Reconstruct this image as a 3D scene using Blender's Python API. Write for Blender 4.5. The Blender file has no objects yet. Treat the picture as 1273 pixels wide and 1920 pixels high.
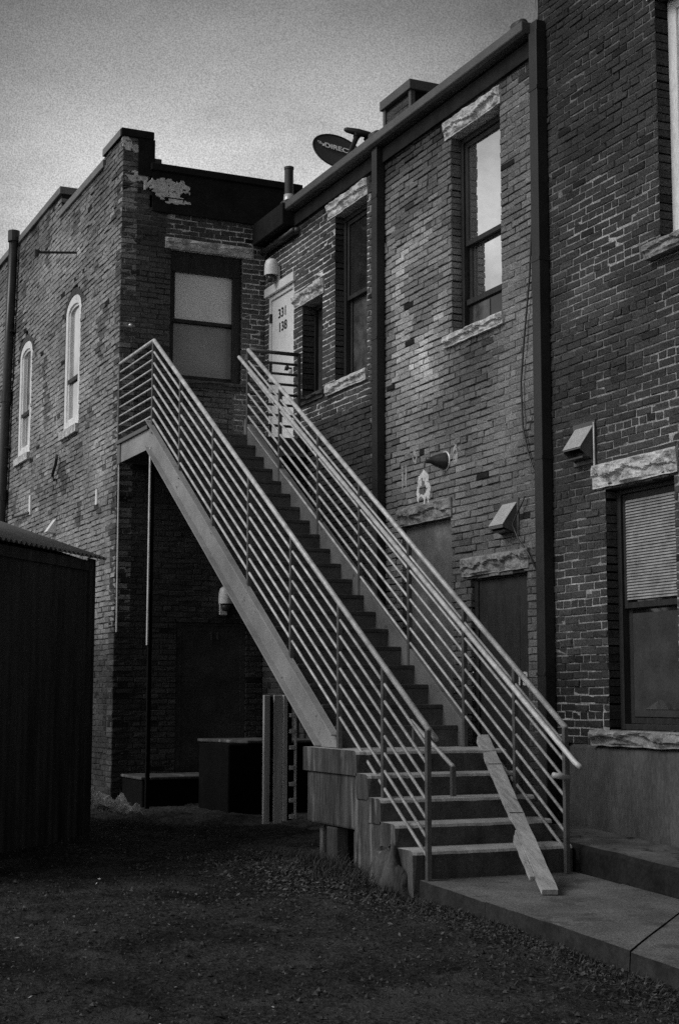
import bpy, math, random
import numpy as np
from mathutils import Vector, Matrix, noise

random.seed(7)
scene = bpy.context.scene
COL = scene.collection
EYE = Vector((0.0, 0.0, 1.32))

# ------------------------------------------------------------------ materials
def nodes_of(name):
    m = bpy.data.materials.new(name)
    m.use_nodes = True
    nt = m.node_tree
    b = nt.nodes['Principled BSDF']
    return m, nt, b

def mat(name, base=0.2, var=0.3, scale=6.0, rough=0.8, bump=0.3, bscale=60.0, metal=0.0,
        spec=0.3, stretch=(1, 1, 1), attr=None, spots=0.0, spot_scale=3.0, spot_val=0.05, fine=0.25, bdist=0.01):
    """grey procedural surface: broad blotches, fine speckle, optional spots of wear, bump"""
    m, nt, b = nodes_of(name)
    N, L = nt.nodes, nt.links
    geo = N.new('ShaderNodeNewGeometry')
    mp = N.new('ShaderNodeMapping'); mp.inputs['Scale'].default_value = stretch
    L.new(geo.outputs['Position'], mp.inputs['Vector'])
    n1 = N.new('ShaderNodeTexNoise'); n1.inputs['Scale'].default_value = scale; n1.inputs['Detail'].default_value = 6
    n1.inputs['Roughness'].default_value = 0.65
    L.new(mp.outputs[0], n1.inputs['Vector'])
    n2 = N.new('ShaderNodeTexNoise'); n2.inputs['Scale'].default_value = bscale; n2.inputs['Detail'].default_value = 4
    n2.inputs['Roughness'].default_value = 0.7
    L.new(mp.outputs[0], n2.inputs['Vector'])
    r1 = N.new('ShaderNodeMapRange'); r1.inputs['From Min'].default_value = 0.3; r1.inputs['From Max'].default_value = 0.7
    r1.inputs['To Min'].default_value = 1 - var; r1.inputs['To Max'].default_value = 1 + var
    L.new(n1.outputs['Fac'], r1.inputs['Value'])
    r2 = N.new('ShaderNodeMapRange'); r2.inputs['From Min'].default_value = 0.3; r2.inputs['From Max'].default_value = 0.7
    r2.inputs['To Min'].default_value = 1 - fine; r2.inputs['To Max'].default_value = 1 + fine
    L.new(n2.outputs['Fac'], r2.inputs['Value'])
    mu = N.new('ShaderNodeMath'); mu.operation = 'MULTIPLY'
    L.new(r1.outputs[0], mu.inputs[0]); L.new(r2.outputs[0], mu.inputs[1])
    mb = N.new('ShaderNodeMath'); mb.operation = 'MULTIPLY'; mb.inputs[1].default_value = base
    L.new(mu.outputs[0], mb.inputs[0])
    if attr:
        at = N.new('ShaderNodeAttribute'); at.attribute_name = attr
        L.new(at.outputs['Fac'], mb.inputs[1])
    out = mb.outputs[0]
    if spots > 0:
        n3 = N.new('ShaderNodeTexNoise'); n3.inputs['Scale'].default_value = spot_scale; n3.inputs['Detail'].default_value = 8
        n3.inputs['Roughness'].default_value = 0.7
        L.new(mp.outputs[0], n3.inputs['Vector'])
        r3 = N.new('ShaderNodeMapRange'); r3.inputs['From Min'].default_value = 1 - spots; r3.inputs['From Max'].default_value = 1 - spots + 0.06
        L.new(n3.outputs['Fac'], r3.inputs['Value'])
        mx = N.new('ShaderNodeMix'); mx.data_type = 'FLOAT'
        L.new(r3.outputs[0], mx.inputs[0]); L.new(out, mx.inputs[2]); mx.inputs[3].default_value = spot_val
        out = mx.outputs[0]
    cb = N.new('ShaderNodeCombineColor')
    for i in range(3): L.new(out, cb.inputs[i])
    L.new(cb.outputs[0], b.inputs['Base Color'])
    b.inputs['Roughness'].default_value = rough
    b.inputs['Metallic'].default_value = metal
    b.inputs['Specular IOR Level'].default_value = spec
    if bump > 0:
        bp = N.new('ShaderNodeBump'); bp.inputs['Strength'].default_value = bump; bp.inputs['Distance'].default_value = bdist
        L.new(n2.outputs['Fac'], bp.inputs['Height']); L.new(bp.outputs[0], b.inputs['Normal'])
    return m

M = {}
M['brick'] = mat('brick', attr='tone', var=0.22, scale=1.7, rough=0.9, bump=0.9, bscale=60, spec=0.15, fine=0.62, bdist=0.014)
M['stone'] = mat('rough_stone', 0.58, 0.5, 9, 0.9, 0.8, 45, spec=0.15, fine=0.35, bdist=0.015)
M['stone_dark'] = mat('weathered_stone', 0.27, 0.5, 7, 0.9, 0.8, 45, spec=0.15, fine=0.4, bdist=0.015, spots=0.42, spot_scale=9, spot_val=0.42)
M['concrete'] = mat('concrete', 0.32, 0.3, 3.5, 0.9, 0.5, 70, spec=0.2, spots=0.4, spot_scale=2.2, spot_val=0.15)
M['concrete_wall'] = mat('foundation_concrete', 0.105, 0.35, 2.5, 0.9, 0.6, 40, spec=0.15, stretch=(1, 1, .35), spots=0.42, spot_scale=2.0, spot_val=0.07)
M['concrete_dark'] = mat('old_concrete', 0.085, 0.45, 4.0, 0.9, 0.7, 40, spec=0.15, stretch=(1.6, 1.6, .3), spots=0.44, spot_scale=3, spot_val=0.25)
M['concrete_flank'] = mat('streaked_concrete', 0.085, 0.7, 5.0, 0.9, 0.7, 40, spec=0.15, stretch=(1.8, 1.8, .22), spots=0.45, spot_scale=2.6, spot_val=0.24)
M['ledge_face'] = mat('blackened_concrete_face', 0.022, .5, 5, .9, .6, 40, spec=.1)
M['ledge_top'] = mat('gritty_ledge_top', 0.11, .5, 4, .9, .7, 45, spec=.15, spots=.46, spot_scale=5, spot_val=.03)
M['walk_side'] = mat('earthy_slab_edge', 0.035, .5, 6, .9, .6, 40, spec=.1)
M['back_door'] = mat('grimy_back_door', .075, .4, 3, .8, .3, 40, spec=.1)
M['shade_black'] = mat('shaded_black_fill', 0.005, .4, 5, .9, .4, 40, spec=.1)  # under-stair darkness put into the colour of parts in shade
M['coping'] = mat('weathered_coping_metal', 0.20, .2, 3, .6, .1, 80, spec=.3)
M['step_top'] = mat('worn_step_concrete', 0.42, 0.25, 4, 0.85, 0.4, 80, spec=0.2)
M['step_riser'] = mat('shaded_riser_concrete', 0.075, 0.4, 5, 0.9, 0.6, 50, spec=0.15)  # darker than the tops: the risers' shade is put into the colour
M['walk'] = mat('sidewalk_concrete', 0.165, 0.40, 2.1, 0.85, 0.9, 70, spec=0.25, spots=0.45, spot_scale=3.1, spot_val=0.10, fine=0.6)
M['steel'] = mat('grey_painted_steel', 0.31, 0.3, 1.6, 0.55, 0.25, 90, spec=0.3, spots=0.38, spot_scale=11, spot_val=0.10, fine=0.3)
M['steel_shaded'] = mat('shaded_painted_steel', 0.17, 0.35, 2.2, 0.6, 0.25, 90, spec=0.3, spots=0.40, spot_scale=9, spot_val=0.06, fine=0.3)  # same grey steel with the right stringer's shade put into its colour
M['rail'] = mat('galvanised_rail', 0.62, 0.4, 9, 0.5, 0.25, 140, metal=0.15, spec=0.5, fine=0.25)
M['post'] = mat('dark_painted_post', 0.10, 0.3, 10, 0.5, 0.15, 90, spec=0.4)
M['tread'] = mat('checker_plate_tread', 0.10, 0.35, 6, 0.55, 0.4, 110, spec=0.35, spots=0.36, spot_scale=8, spot_val=0.14)
M['gutter'] = mat('painted_gutter_metal', 0.115, 0.2, 3, 0.55, 0.1, 80, spec=0.35)
M['pipe'] = mat('black_painted_metal', 0.035, 0.3, 5, 0.35, 0.1, 60, spec=0.45)
M['downspout'] = mat('brown_painted_downspout', 0.028, 0.25, 3, 0.45, 0.08, 60, spec=0.35)
M['tar'] = mat('tarred_fascia', 0.018, 0.4, 5, 0.8, 0.4, 30, spec=0.15)
M['frame_dark'] = mat('dark_window_frame', 0.03, 0.35, 12, 0.6, 0.3, 60, spec=0.3, stretch=(1, 1, .2))
M['frame_white'] = mat('white_window_frame', 0.88, 0.15, 8, 0.6, 0.3, 70, spec=0.3, stretch=(1, 1, .25), spots=0.36, spot_scale=10, spot_val=0.35)
M['door_white'] = mat('white_painted_door', 0.86, 0.12, 3, 0.5, 0.1, 90, spec=0.35)
M['board'] = mat('dark_boarding', 0.045, 0.4, 6, 0.75, 0.3, 50, spec=0.2, stretch=(1, 1, .3))
M['shade'] = mat('grey_window_shade', 0.85, 0.10, 2, 0.7, 0.05, 90, spec=0.2, fine=0.10)
M['hazy'] = mat('hazy_pane', .055, .4, 3, .7, .05, 60, spec=.15)
M['shade_low'] = mat('dim_window_shade', 0.36, 0.15, 2, 0.7, 0.05, 90, spec=0.2, fine=0.10)
M['blind'] = mat('venetian_blind', 0.33, 0.4, 6, 0.6, 0.05, 60, spec=0.3)
M['number_black'] = mat('black_number', 0.02, 0.1, 5, 0.5, 0, 50)
M['number_white'] = mat('white_number', 0.7, 0.1, 5, 0.5, 0, 50)
M['lamp'] = mat('white_lamp_housing', 0.92, 0.06, 5, 0.4, 0.05, 60, spec=0.4)
M['vent'] = mat('galvanised_vent', 0.60, 0.15, 8, 0.4, 0.1, 60, metal=0.35, spec=0.5, spots=0.33, spot_scale=12, spot_val=0.3)
M['dish'] = mat('grey_dish', 0.06, 0.15, 4, 0.5, 0.05, 60, spec=0.35)
M['dish_dark'] = mat('dark_dish_arm', 0.02, 0.2, 6, 0.5, 0.05, 60)
M['dish_logo'] = mat('dish_lettering', 0.95, 0.15, 20, 0.5, 0, 60)
M['plaster'] = mat('flaking_plaster', 0.75, 0.3, 14, 0.9, 0.7, 50, spec=0.1)
M['plaster_dim'] = mat('smeared_plaster', 0.40, 0.4, 20, 0.9, 0.5, 60, spec=0.1)
M['infill'] = mat('worn_render_infill', 0.16, 0.4, 3.5, .9, .5, 50, spec=.12, spots=.42, spot_scale=3.5, spot_val=.26)
M['dirt'] = mat('dark_soil', 0.046, 0.7, 1.1, 0.95, 1.0, 30, spec=0.08, fine=0.85, spots=0.47, spot_scale=1.7, spot_val=0.075, bdist=0.04)
M['litter'] = mat('dead_leaves', 0.10, 0.9, 9, 0.85, 0.3, 90, spec=0.15)
M['shed'] = mat('blackened_shed_metal', 0.045, 0.6, 3, 0.7, 0.3, 40, spec=0.2, stretch=(2, 2, .18), spots=0.33, spot_scale=3, spot_val=0.06)
M['shed_roof'] = mat('corrugated_roof_sheet', 0.22, 0.25, 4, 0.5, 0.1, 60, metal=0.3)
M['wood'] = mat('weathered_plank', 0.42, 0.35, 9, 0.8, 0.5, 60, spec=0.2, stretch=(3, .5, .6), spots=0.40, spot_scale=6, spot_val=0.16)
M['pallet'] = mat('grey_pallet_wood', 0.62, 0.25, 2, 0.85, 0.10, 7, spec=0.15, stretch=(3, 3, .25))
M['pallet_dark'] = mat('dark_pallet_wood', 0.07, 0.3, 8, 0.85, 0.5, 60, spec=0.15, stretch=(3, 3, .25))
M['plastic'] = mat('crumpled_plastic', 0.9, 0.5, 12, 0.45, 0.3, 40, spec=0.5)
M['roofing'] = mat('roof_felt', 0.06, 0.3, 3, 0.9, 0.4, 40)

def glass_mat(name, base, metallic, rough=0.04, var=0.15, scale=2.0):
    m = mat(name, base, var, scale, rough, 0.04, 3.0, metal=metallic, spec=0.6, fine=0.05, bdist=0.004)
    return m
M['glass_bright'] = glass_mat('reflective_glass', 0.88, 0.95, 0.03, .06)
M['glass_sky'] = glass_mat('sky_reflecting_glass', 0.75, 0.9, 0.08, .15)
M['glass_dark'] = glass_mat('dark_glass', 0.03, 0.1, 0.05, 0.6, 2.5)
M['glass_blotch'] = glass_mat('dusty_glass', 0.09, 0.15, 0.15, 0.9, 4.0)

# ------------------------------------------------------------------ object helpers
ORG = {}
def tag(o, label=None, cat=None, group=None, kind=None):
    if label: o['label'] = label
    if cat: o['category'] = cat
    if group: o['group'] = group
    if kind: o['kind'] = kind
    return o

def thing(name, loc, label, cat, group=None):
    o = bpy.data.objects.new(name, None); COL.objects.link(o)
    o.location = loc; o.empty_display_size = 0.2
    ORG[o.name] = Vector(loc)
    return tag(o, label, cat, group)

class MB:
    """collects geometry in world metres; build() links it as one mesh object"""
    def __init__(s): s.v = []; s.f = []; s.mi = []; s.m = 0
    def add(s, vs, fs):
        o = len(s.v); s.v += [tuple(p) for p in vs]
        for f in fs: s.f.append(tuple(i + o for i in f)); s.mi.append(s.m)
        return s
    def box(s, x0, x1, y0, y1, z0, z1):
        vs = [(x0,y0,z0),(x1,y0,z0),(x1,y1,z0),(x0,y1,z0),(x0,y0,z1),(x1,y0,z1),(x1,y1,z1),(x0,y1,z1)]
        return s.add(vs, [(0,3,2,1),(4,5,6,7),(0,1,5,4),(1,2,6,5),(2,3,7,6),(3,0,4,7)])
    def obox(s, c, ax, ay, az):
        c = Vector(c); ax = Vector(ax); ay = Vector(ay); az = Vector(az)
        vs = [c+ax*i+ay*j+az*k for (i,j,k) in ((-1,-1,-1),(1,-1,-1),(1,1,-1),(-1,1,-1),(-1,-1,1),(1,-1,1),(1,1,1),(-1,1,1))]
        return s.add(vs, [(0,3,2,1),(4,5,6,7),(0,1,5,4),(1,2,6,5),(2,3,7,6),(3,0,4,7)])
    def prism(s, poly, d):
        n = len(poly); d = Vector(d)
        vs = [Vector(p) for p in poly] + [Vector(p) + d for p in poly]
        fs = [tuple(range(n))[::-1], tuple(range(n, 2*n))] + [(i, (i+1) % n, n+(i+1) % n, n+i) for i in range(n)]
        return s.add(vs, fs)
    def tube(s, pts, r, n=10, cap=True):
        pts = [Vector(p) for p in pts]; k = len(pts)
        rr = r if isinstance(r, (list, tuple)) else [r]*k
        up = None; vs = []
        for i, p in enumerate(pts):
            t = (pts[min(i+1, k-1)] - pts[max(i-1, 0)]).normalized()
            if up is None:
                up = Vector((0,0,1)) if abs(t.z) < 0.9 else Vector((1,0,0))
            a = t.cross(up).normalized(); b = a.cross(t).normalized(); up = b
            for j in range(n):
                w = 2*math.pi*j/n
                vs.append(p + (a*math.cos(w) + b*math.sin(w))*rr[i])
        fs = []
        for i in range(k-1):
            for j in range(n):
                fs.append((i*n+j, i*n+(j+1) % n, (i+1)*n+(j+1) % n, (i+1)*n+j))
        if cap: fs += [tuple(range(n))[::-1], tuple(range((k-1)*n, k*n))]
        return s.add(vs, fs)
    def lathe(s, origin, axis, prof, n=24, cap=True):
        axis = Vector(axis).normalized(); o = Vector(origin)
        a = axis.cross(Vector((0,0,1)) if abs(axis.z) < .9 else Vector((1,0,0))).normalized(); b = axis.cross(a)
        vs = []
        for (r, h) in prof:
            for j in range(n):
                w = 2*math.pi*j/n
                vs.append(o + axis*h + (a*math.cos(w) + b*math.sin(w))*max(r, 1e-4))
        fs = []
        for i in range(len(prof)-1):
            for j in range(n):
                fs.append((i*n+j, i*n+(j+1) % n, (i+1)*n+(j+1) % n, (i+1)*n+j))
        if cap: fs += [tuple(range(n))[::-1], tuple(range((len(prof)-1)*n, len(prof)*n))]
        return s.add(vs, fs)
    def build(s, name, mats, parent=None, smooth=False, bevel=0.0, attr=None, seg=1):
        if not isinstance(mats, (list, tuple)): mats = [mats]
        off = ORG.get(parent.name, Vector()) if parent else Vector()
        me = bpy.data.meshes.new(name)
        v = np.array(s.v, dtype=np.float64) - np.array(off)
        me.from_pydata(v.tolist(), [], s.f)
        for mm in mats: me.materials.append(mm)
        me.polygons.foreach_set('material_index', np.array(s.mi, dtype=np.int32))
        if smooth: me.polygons.foreach_set('use_smooth', np.ones(len(s.f), dtype=bool))
        if attr is not None:
            flat = []
            for f, t in zip(s.f, attr): flat += list(t) if isinstance(t, tuple) else [t]*len(f)
            at = me.attributes.new('tone', 'FLOAT', 'CORNER')
            at.data.foreach_set('value', np.array(flat, dtype=np.float32))
        me.update()
        o = bpy.data.objects.new(name, me); COL.objects.link(o)
        if parent: o.parent = parent
        ORG[o.name] = off
        if bevel > 0:
            b = o.modifiers.new('edge', 'BEVEL'); b.width = bevel; b.segments = seg; b.limit_method = 'ANGLE'; b.angle_limit = math.radians(40)
        return o

def nz(x, y, z=0.0, s=1.0): return noise.noise(Vector((x*s, y*s, z*s)))
def fbm(x, y, z=0.0, s=1.0, o=4): return noise.fractal(Vector((x*s, y*s, z*s)), 1.0, 2.0, o)

# ------------------------------------------------------------------ brick walls
CH, BL, MJ = 0.0677, 0.205, 0.011
def brick_wall(name, P, N, u0, u1, z0, z1, openings, tone, mortar, parent, seed, ztop=None, depth=0.11, jamb=0.24, jitter=0.004, shape_skip=None, var=.11, HJ=.006):
    """P(u,z,d): point on the wall plane, d metres out from it. Every brick is modelled; mortar is a sheet behind.
    tone(u,z)->(brick albedo); mortar(u,z)->(mortar albedo, recess)"""
    rng = random.Random(seed)
    mb = MB(); tones = []
    nrow = int((z1 - z0)/CH)
    ztop = ztop or (lambda u: z1)
    for r in range(nrow):
        za = z0 + r*CH; zb = za + CH - MJ; zc = za + CH/2
        iv = [(u0, u1)]
        for (a, b, c, d) in openings:
            if c < zc < d:
                nv = []
                for (p, q) in iv:
                    if b <= p or a >= q: nv.append((p, q)); continue
                    if a > p + 0.02: nv.append((p, a))
                    if b < q - 0.02: nv.append((b, q))
                iv = nv
        header = (r % 7 == 3)
        L = 0.10 if header else BL
        for (p, q) in iv:
            lat = (0.5*(L+MJ) if r % 2 else 0.0) + rng.uniform(-.012, .012)
            k = math.floor((p - lat)/(L+MJ)); u = p
            while u < q - 0.015:
                e = lat + (k+1)*(L+MJ) - HJ + rng.uniform(-.008, .008); k += 1
                if e - u < 0.035: continue
                if q - e < 0.05: e = q
                e = min(e, q)
                uc = (u+e)/2
                if zc > ztop(uc) or (shape_skip and shape_skip(uc, zc)):
                    u = e + HJ; continue
                dp = jamb if ((abs(u-p) < .01 or abs(e-q) < .01)) else depth
                wob = rng.gauss(0, 0.003); out = rng.gauss(0, jitter*0.7)
                t = tone(uc, zc)
                if t is None:
                    u = e + HJ; continue
                t *= math.exp(rng.gauss(0, var))
                if rng.random() < .035: t *= rng.choice((.5, .65, 1.35))
                if rng.random() < .006: out -= 0.06
                elif rng.random() < .03: out -= 0.012
                mr = mortar(uc, zc)[1]
                if out < -.05: t = .025; out = -.002  # missing brick: the hole's darkness is painted on a flush brick
                out = max(out, .0035 - mr)
                ch = 0.0045
                a0, a1, b0, b1 = u, e, za + wob, zb + wob
                tl = [rng.gauss(0, .0028) for _ in range(8)]
                back = [(a0,b0,-dp),(a1,b0,-dp),(a1,b1,-dp),(a0,b1,-dp)]
                mid = [(a0+tl[0],b0+tl[1],out-ch),(a1+tl[2],b0+tl[3],out-ch),(a1+tl[4],b1+tl[5],out-ch),(a0+tl[6],b1+tl[7],out-ch)]
                fr = [(a0+ch+abs(tl[1]),b0+ch,out+tl[3]),(a1-ch-abs(tl[2]),b0+ch,out+tl[4]),(a1-ch-abs(tl[5]),b1-ch,out+tl[0]),(a0+ch+abs(tl[6]),b1-ch,out+tl[7])]
                vs = [P(*w) for w in back+mid+fr]
                fs = [(8,9,10,11)]
                for i in range(4):
                    j = (i+1) % 4
                    fs.append((i, j, 4+j, 4+i)); fs.append((4+i, 4+j, 8+j, 8+i))
                mb.add(vs, fs); tones += [t]*9
                u = e + HJ
    # mortar sheet
    us = {u0, u1}; zs = {z0, z1}
    for (a, b, c, d) in openings:
        for w in (a, b):
            if u0 < w < u1: us.add(w)
        for w in (c, d):
            if z0 < w < z1: zs.add(w)
    def fill(S, st):
        S = sorted(S); o = []
        for i in range(len(S)-1):
            n = max(1, int(round((S[i+1]-S[i])/st)))
            o += [S[i] + (S[i+1]-S[i])*k/n for k in range(n)]
        return o + [S[-1]]
    us = fill(us, 0.07); zs = fill(zs, 0.0677)
    base = len(mb.v); nz_ = len(zs)
    mv = [[mortar(u, z) for z in zs] for u in us]
    vs = [P(u, z, -mv[i][j][1] - .001*rng.random()) for i, u in enumerate(us) for j, z in enumerate(zs)]
    cv = [[max(.01, mv[i][j][0]*math.exp(rng.gauss(0, .18))) for j in range(nz_)] for i in range(len(us))]
    fs = []; tt = []
    for i in range(len(us)-1):
        for j in range(nz_-1):
            uc = (us[i]+us[i+1])/2; zc = (zs[j]+zs[j+1])/2
            if any(a < uc < b and c < zc < d for (a, b, c, d) in openings): continue
            if zc > ztop(uc): continue
            if shape_skip and shape_skip(uc, zc): continue
            fs.append((i*nz_+j, (i+1)*nz_+j, (i+1)*nz_+j+1, i*nz_+j+1)); tt.append((cv[i][j], cv[i+1][j], cv[i+1][j+1], cv[i][j+1]))
    mb.add(vs, fs); tones += tt
    return mb.build(name, M['brick'], parent, attr=tones)

def sstep(a, b, x):
    t = min(1, max(0, (x-a)/(b-a))); return t*t*(3-2*t)

XA, XB, YD = 7.20, 5.24, 18.19
def PA(u, z, d): return (XA - d, u, z)
def PB(u, z, d): return (XB - d, u, z)
def PD(u, z, d): return (u, YD - d, z)

# rough rock-faced stone (lintels and sills); frame given by P
def stone(P, u0, u1, z0, z1, out, name, m, parent, seed, amp=0.035, back=0.22, flat=False):
    mb = MB()
    nu = max(6, int((u1-u0)/0.014)); nv = max(7, int((z1-z0)/0.011))
    vs = []
    for i in range(nu+1):
        for j in range(nv+1):
            u = u0 + (u1-u0)*i/nu; z = z0 + (z1-z0)*j/nv
            e = min(i, nu-i, 3)/3.0 * min(j, nv-j, 2)/2.0
            a = fbm(u*3.2+seed, z*6, seed, 1.0, 5)
            rid = 1 - abs(fbm(u*2.1+seed*3, z*5+2, 1.3, 1.0, 3))*2
            d = out + (amp*1.35*(0.6*a + 0.6*max(0, rid)*0.8) if not flat else amp*.25*a)*(0.15+0.85*e)
            if not flat:
                zr = (z-z0)/(z1-z0); bd = .50 + .42*fbm(u*2.2+seed*1.7, seed, 2.0, 1.0, 4) + .10*nz(u*17, seed, 1.0)
                d += (.022 if zr > bd else -.012*(1-zr))*min(1, e*3+.2)
            du = 0.006*nz(u*9, z*9, seed+4); dz = 0.008*nz(u*7, z*9, seed+9)
            vs.append(P(u+du, z+dz, d))
    fs = [(i*(nv+1)+j, (i+1)*(nv+1)+j, (i+1)*(nv+1)+j+1, i*(nv+1)+j+1) for i in range(nu) for j in range(nv)]
    mb.add(vs, fs)
    # closing faces to the back
    o = len(mb.v)
    ring = [(i, 0) for i in range(nu+1)] + [(nu, j) for j in range(1, nv+1)] + [(i, nv) for i in range(nu-1, -1, -1)] + [(0, j) for j in range(nv-1, 0, -1)]
    bk = []
    for (i, j) in ring:
        bk.append(P(u0+(u1-u0)*i/nu, z0+(z1-z0)*j/nv, -back))
    mb.v += bk
    n = len(ring)
    for k in range(n):
        a = ring[k]; b = ring[(k+1) % n]
        mb.f.append((a[0]*(nv+1)+a[1], o+k, o+(k+1) % n, b[0]*(nv+1)+b[1])); mb.mi.append(0)
    mb.f.append(tuple(range(o, o+n))); mb.mi.append(0)
    return mb.build(name, m, parent)

def wbox(mb, P, u0, u1, z0, z1, d0, d1):
    a = P(u0, z0, d0); b = P(u1, z1, d1)
    return mb.box(min(a[0],b[0]), max(a[0],b[0]), min(a[1],b[1]), max(a[1],b[1]), min(a[2],b[2]), max(a[2],b[2]))

def sash_window(P, u0, u1, z0, z1, parent, upper, lower, fm, rec=0.115, mid=None, fw=0.055, sw=0.05, bm=None, blind=None, label=None):
    """double-hung window set back in its opening"""
    mb = MB()
    wbox(mb, P, u0, u0+fw, z0, z1, -rec-.10, -rec); wbox(mb, P, u1-fw, u1, z0, z1, -rec-.10, -rec)
    wbox(mb, P, u0+fw, u1-fw, z1-fw, z1, -rec-.10, -rec-.002); wbox(mb, P, u0+fw, u1-fw, z0, z0+fw*.8, -rec-.10, -rec+.01)
    w = mb.build('window', fm, parent, bevel=.004)
    if label: w['label'] = label
    zm = mid if mid else (z0+z1)/2
    a, b = u0+fw+.003, u1-fw-.003
    for k, (c, d, off) in enumerate(((zm-.02, z1-fw-.003, .022), (z0+fw*.8+.003, zm+.02, .062))):
        s = MB(); r0 = -rec-off-.036; r1 = -rec-off
        wbox(s, P, a, a+sw, c, d, r0, r1); wbox(s, P, b-sw, b, c, d, r0, r1)
        wbox(s, P, a+sw, b-sw, d-sw, d, r0, r1-.002); wbox(s, P, a+sw, b-sw, c, c+sw, r0, r1-.002)
        s.build('sash', fm, w, bevel=.003)
        g = MB(); wbox(g, P, a+sw-.004, b-sw+.004, c+sw-.004, d-sw+.004, r0+.006, r0+.016)
        g.build('glass_pane', upper if k == 0 else lower, w)
    return w

def text_mesh(name, body, size, origin, xdir, ydir, m, parent, depth=0.004, squeeze=1.0):
    cu = bpy.data.curves.new('lettering', 'FONT'); cu.body = body; cu.size = size; cu.extrude = depth/2
    cu.align_x = 'CENTER'; cu.align_y = 'CENTER'; cu.offset = size*0.012
    t = bpy.data.objects.new('lettering', cu); COL.objects.link(t)
    bpy.context.view_layer.update()
    me = bpy.data.meshes.new_from_object(t.evaluated_get(bpy.context.evaluated_depsgraph_get()))
    bpy.data.objects.remove(t); bpy.data.curves.remove(cu)
    x = Vector(xdir).normalized(); y = Vector(ydir).normalized(); z = x.cross(y).normalized()
    off = ORG.get(parent.name, Vector())
    R = Matrix((x*squeeze, y, z)).transposed().to_4x4(); R.translation = Vector(origin) - off
    me.transform(R); me.name = name
    me.materials.clear(); me.materials.append(m)
    o = bpy.data.objects.new(name, me); COL.objects.link(o); o.parent = parent; ORG[o.name] = off
    return o

# ------------------------------------------------------------------ terrain
def walk_z(y): return 0.045*(y - 10.0)
def ground_z(x, y):
    a = 0.045*(y-10.0) if y < 10 else 0.018*(y-10.0)
    z = a - 0.085
    if 4.2 < x < 7.4 and y < 10.2:                         # earth drops a little along the walk edge
        z -= 0.035*sstep(4.3, 5.1, x)
    if x > 4 and 10 < y < 14.5: z += 0.05*math.exp(-((x-5.0)/.5)**2 - ((y-11.0)/1.0)**2)
    if y < -4: z = 0.045*(-14.0) - 0.085
    z += 0.030*fbm(x, y, 0, 0.9, 4) + 0.010*fbm(x, y, 5, 5.0, 3)
    return z

def build_ground():
    xs = [-250,-120,-60,-30,-15,-8,-4,-2,-1] + list(np.arange(-.2, 7.6, .035)) + [8,10,15,30,60,120,250]
    ys = [-250,-120,-60,-30,-12,-5,0,2,3.5] + list(np.arange(4.6, 18.6, .035)) + [19,20,22,25,30,40,60,120,250]
    vs = []
    for x in xs:
        for y in ys:
            near = -.2 <= x <= 7.6 and 4.6 <= y <= 18.6
            z = ground_z(x, min(y, 20)) + (0.016*nz(x, y, 3, 9) + 0.012*nz(x, y, 3, 21) + .008*nz(x, y, 8, 40) if near else 0)
            vs.append((x, y, z))
    ny = len(ys)
    fs = [(i*ny+j, (i+1)*ny+j, (i+1)*ny+j+1, i*ny+j+1) for i in range(len(xs)-1) for j in range(ny-1)]
    mb = MB(); mb.add(vs, fs)
    tag(mb.build('ground', M['dirt'], smooth=True), kind='structure')
build_ground()

# concrete walk along the wall: three slabs with open joints
def build_walk():
    mb = MB(); x0, x1 = 5.19, 6.52
    # (y at the grass edge, skew) of the near and far edge of every slab; joints run askew
    edges = [(10.02, 0.0), (9.04, .25), (7.40, .88), (5.2, .1), (3.0, 0)]
    for k in range(4):
        (ya, sa), (yb, sb) = edges[k], edges[k+1]
        ya -= .004 if k else 0; yb += .004
        n, m = 26, 6; dz = (-.002, .003, -.006, 0)[k]
        top = []
        for i in range(n+1):
            for j in range(m+1):
                fx = j/m; x = x0 + (x1-x0)*fx
                y = (ya + sa*(x-x0))*(1-i/n) + (yb + sb*(x-x0))*i/n
                xx = x + (0.016*nz(y*4, k, 2) + .010*nz(y*13, k, 5) if j == 0 else 0)
                top.append((xx, y, walk_z(y) + dz + .004*nz(x*2, y*2, k)))
        low = [(p[0]-(.01 if q % (m+1) == 0 else 0), p[1], p[2]-.13) for q, p in enumerate(top)]
        o = len(top); w = m+1; fs = []; mi = []
        for i in range(n):
            for j in range(m): fs.append((i*w+j, (i+1)*w+j, (i+1)*w+j+1, i*w+j+1)); mi.append(0)
            fs.append((i*w, (i+1)*w, o+(i+1)*w, o+i*w)); mi.append(1)
            fs.append((i*w+m, o+i*w+m, o+(i+1)*w+m, (i+1)*w+m)); mi.append(1)
        for j in range(m):
            fs.append((j, o+j, o+j+1, j+1)); mi.append(1)
            fs.append((n*w+j, n*w+j+1, o+n*w+j+1, o+n*w+j)); mi.append(1)
        b = len(mb.mi); mb.add(top+low, fs); mb.mi[b:] = mi
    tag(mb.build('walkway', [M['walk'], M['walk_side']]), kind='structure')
build_walk()

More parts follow.
